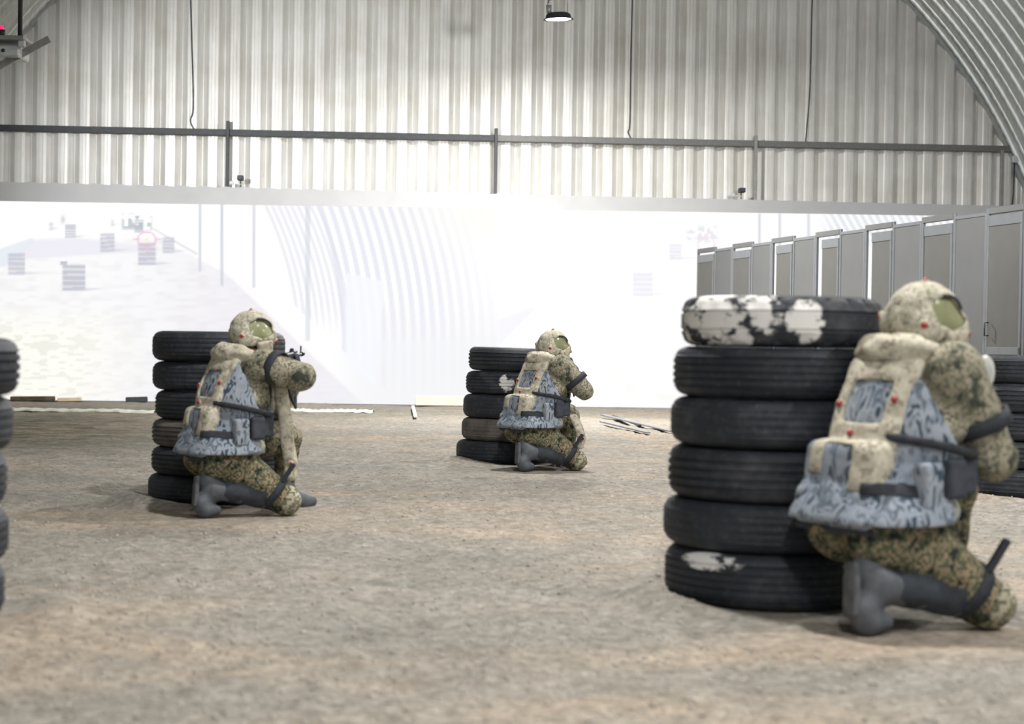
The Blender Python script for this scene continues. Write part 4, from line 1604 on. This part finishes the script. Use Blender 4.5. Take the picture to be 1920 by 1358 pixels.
    MB().bar(L(0, -.02), L(.20, .0), .034, .085, up, .01).bar(L(.17, .0), L(.24, .005), .03, .05, up, .006).build('stock', M['gun_wood'], rf_)
    MB().bar(L(.22, .01), L(.44, .01), .036, .062, up, .006).build('receiver', M['gun_metal'], rf_)
    MB().bar(gripc + np.array((0, .015, .045)), gripc + np.array((0, -.02, -.06)), .03, .04, rd, .008).build('pistol_grip', M['gun_wood'], rf_)
    mg = [L(.34, -.02), L(.355, -.09), L(.385, -.15), L(.42, -.19)]
    mm = MB()
    for a_, b_ in zip(mg[:-1], mg[1:]): mm.bar(a_, b_, .026, .055, rd, .004)
    mm.build('magazine', M['gun_metal'], rf_)
    MB().bar(L(.44, .0), L(.60, .0), .045, .052, up, .01).build('handguard', M['gun_wood'], rf_)
    MB().tube([L(.44, .012), L(.86, .012)], .009, 10).tube([L(.46, .035), L(.62, .035)], .009, 10).tube([L(.80, .012), L(.87, .012)], .013, 10).build('barrel', M['gun_metal'], rf_)
    MB().bar(L(.78, .015), L(.79, .06), .006, .02, rd).build('front_sight', M['gun_metal'], rf_)
    MB().bar(L(.42, .03), L(.47, .055), .02, .012, up).build('rear_sight', M['gun_metal'], rf_)
    if P.get('disc', True):
        c = L(.16, -.03, .095)
        MB().bar(L(.24, -.005, .01), c, .012, .02, up, .002).build('disc_bracket', M['gun_metal'], rf_)
        nrm = (sd_ * .75 - rd * .65).normalized()
        R = nrm.to_track_quat('Z', 'Y').to_matrix()
        dd = MB().lathe([(0, -.008), (.05, -.008), (.056, 0), (.05, .008), (.03, .009), (.0, .009)], tuple(c), R, 28).build('side_disc', M['white_plastic'], rf_)
        MB().lathe([(0, .0105), (.024, .0105), (.03, .0095), (.03, .006), (0, .006)], tuple(c), R, 24).build('disc_centre', M['light_grey'], dd)
    MB().tube([L(.06, -.05, .02), L(.10, -.20, .06), L(.30, -.26, .05), L(.48, -.05, .02)], .008, 6).build('sling', M['black_webbing'], rf_)
    tag(rf_, P['rifle_label'], 'rifle', 'rifles aimed at the screen')
    return body


make_soldier(SOLDIER_XY[0], 55, 1.0, dict(rifle_label='dark rifle with a pale round disc, held by the large near figure', head_yaw=6),
             'large blurred kneeling figure in camouflage and grey vest aiming a rifle, near right')
make_soldier(SOLDIER_XY[1], 52, .92, dict(rifle_label='dark rifle aimed by the kneeling figure on the left', eR=(.36, .27, .73), hR=(.04, .43, .75), disc=False, head_yaw=10, front_strap=[(.13, .28, .66), (.15, .30, .52), (.16, .31, .38), (.185, .32, .27), (.20, .31, .20)],
                                          chest=(0, .12, .73), neck=(0, .15, .85), head=(.0, .175, .925), band_t=.3),
             'kneeling figure on the left with elbow raised sideways, camouflage and tan harness')
make_soldier(SOLDIER_XY[2], 52, .90, dict(rifle_label='dark rifle aimed by the small kneeling figure in the middle', eR=(.275, .29, .60), disc=False, front_strap=[(.15, .30, .40), (.17, .33, .33), (.20, .34, .24), (.20, .32, .18)], head_yaw=6),
             'small kneeling figure in the middle beside five tyres, camouflage and grey vest')
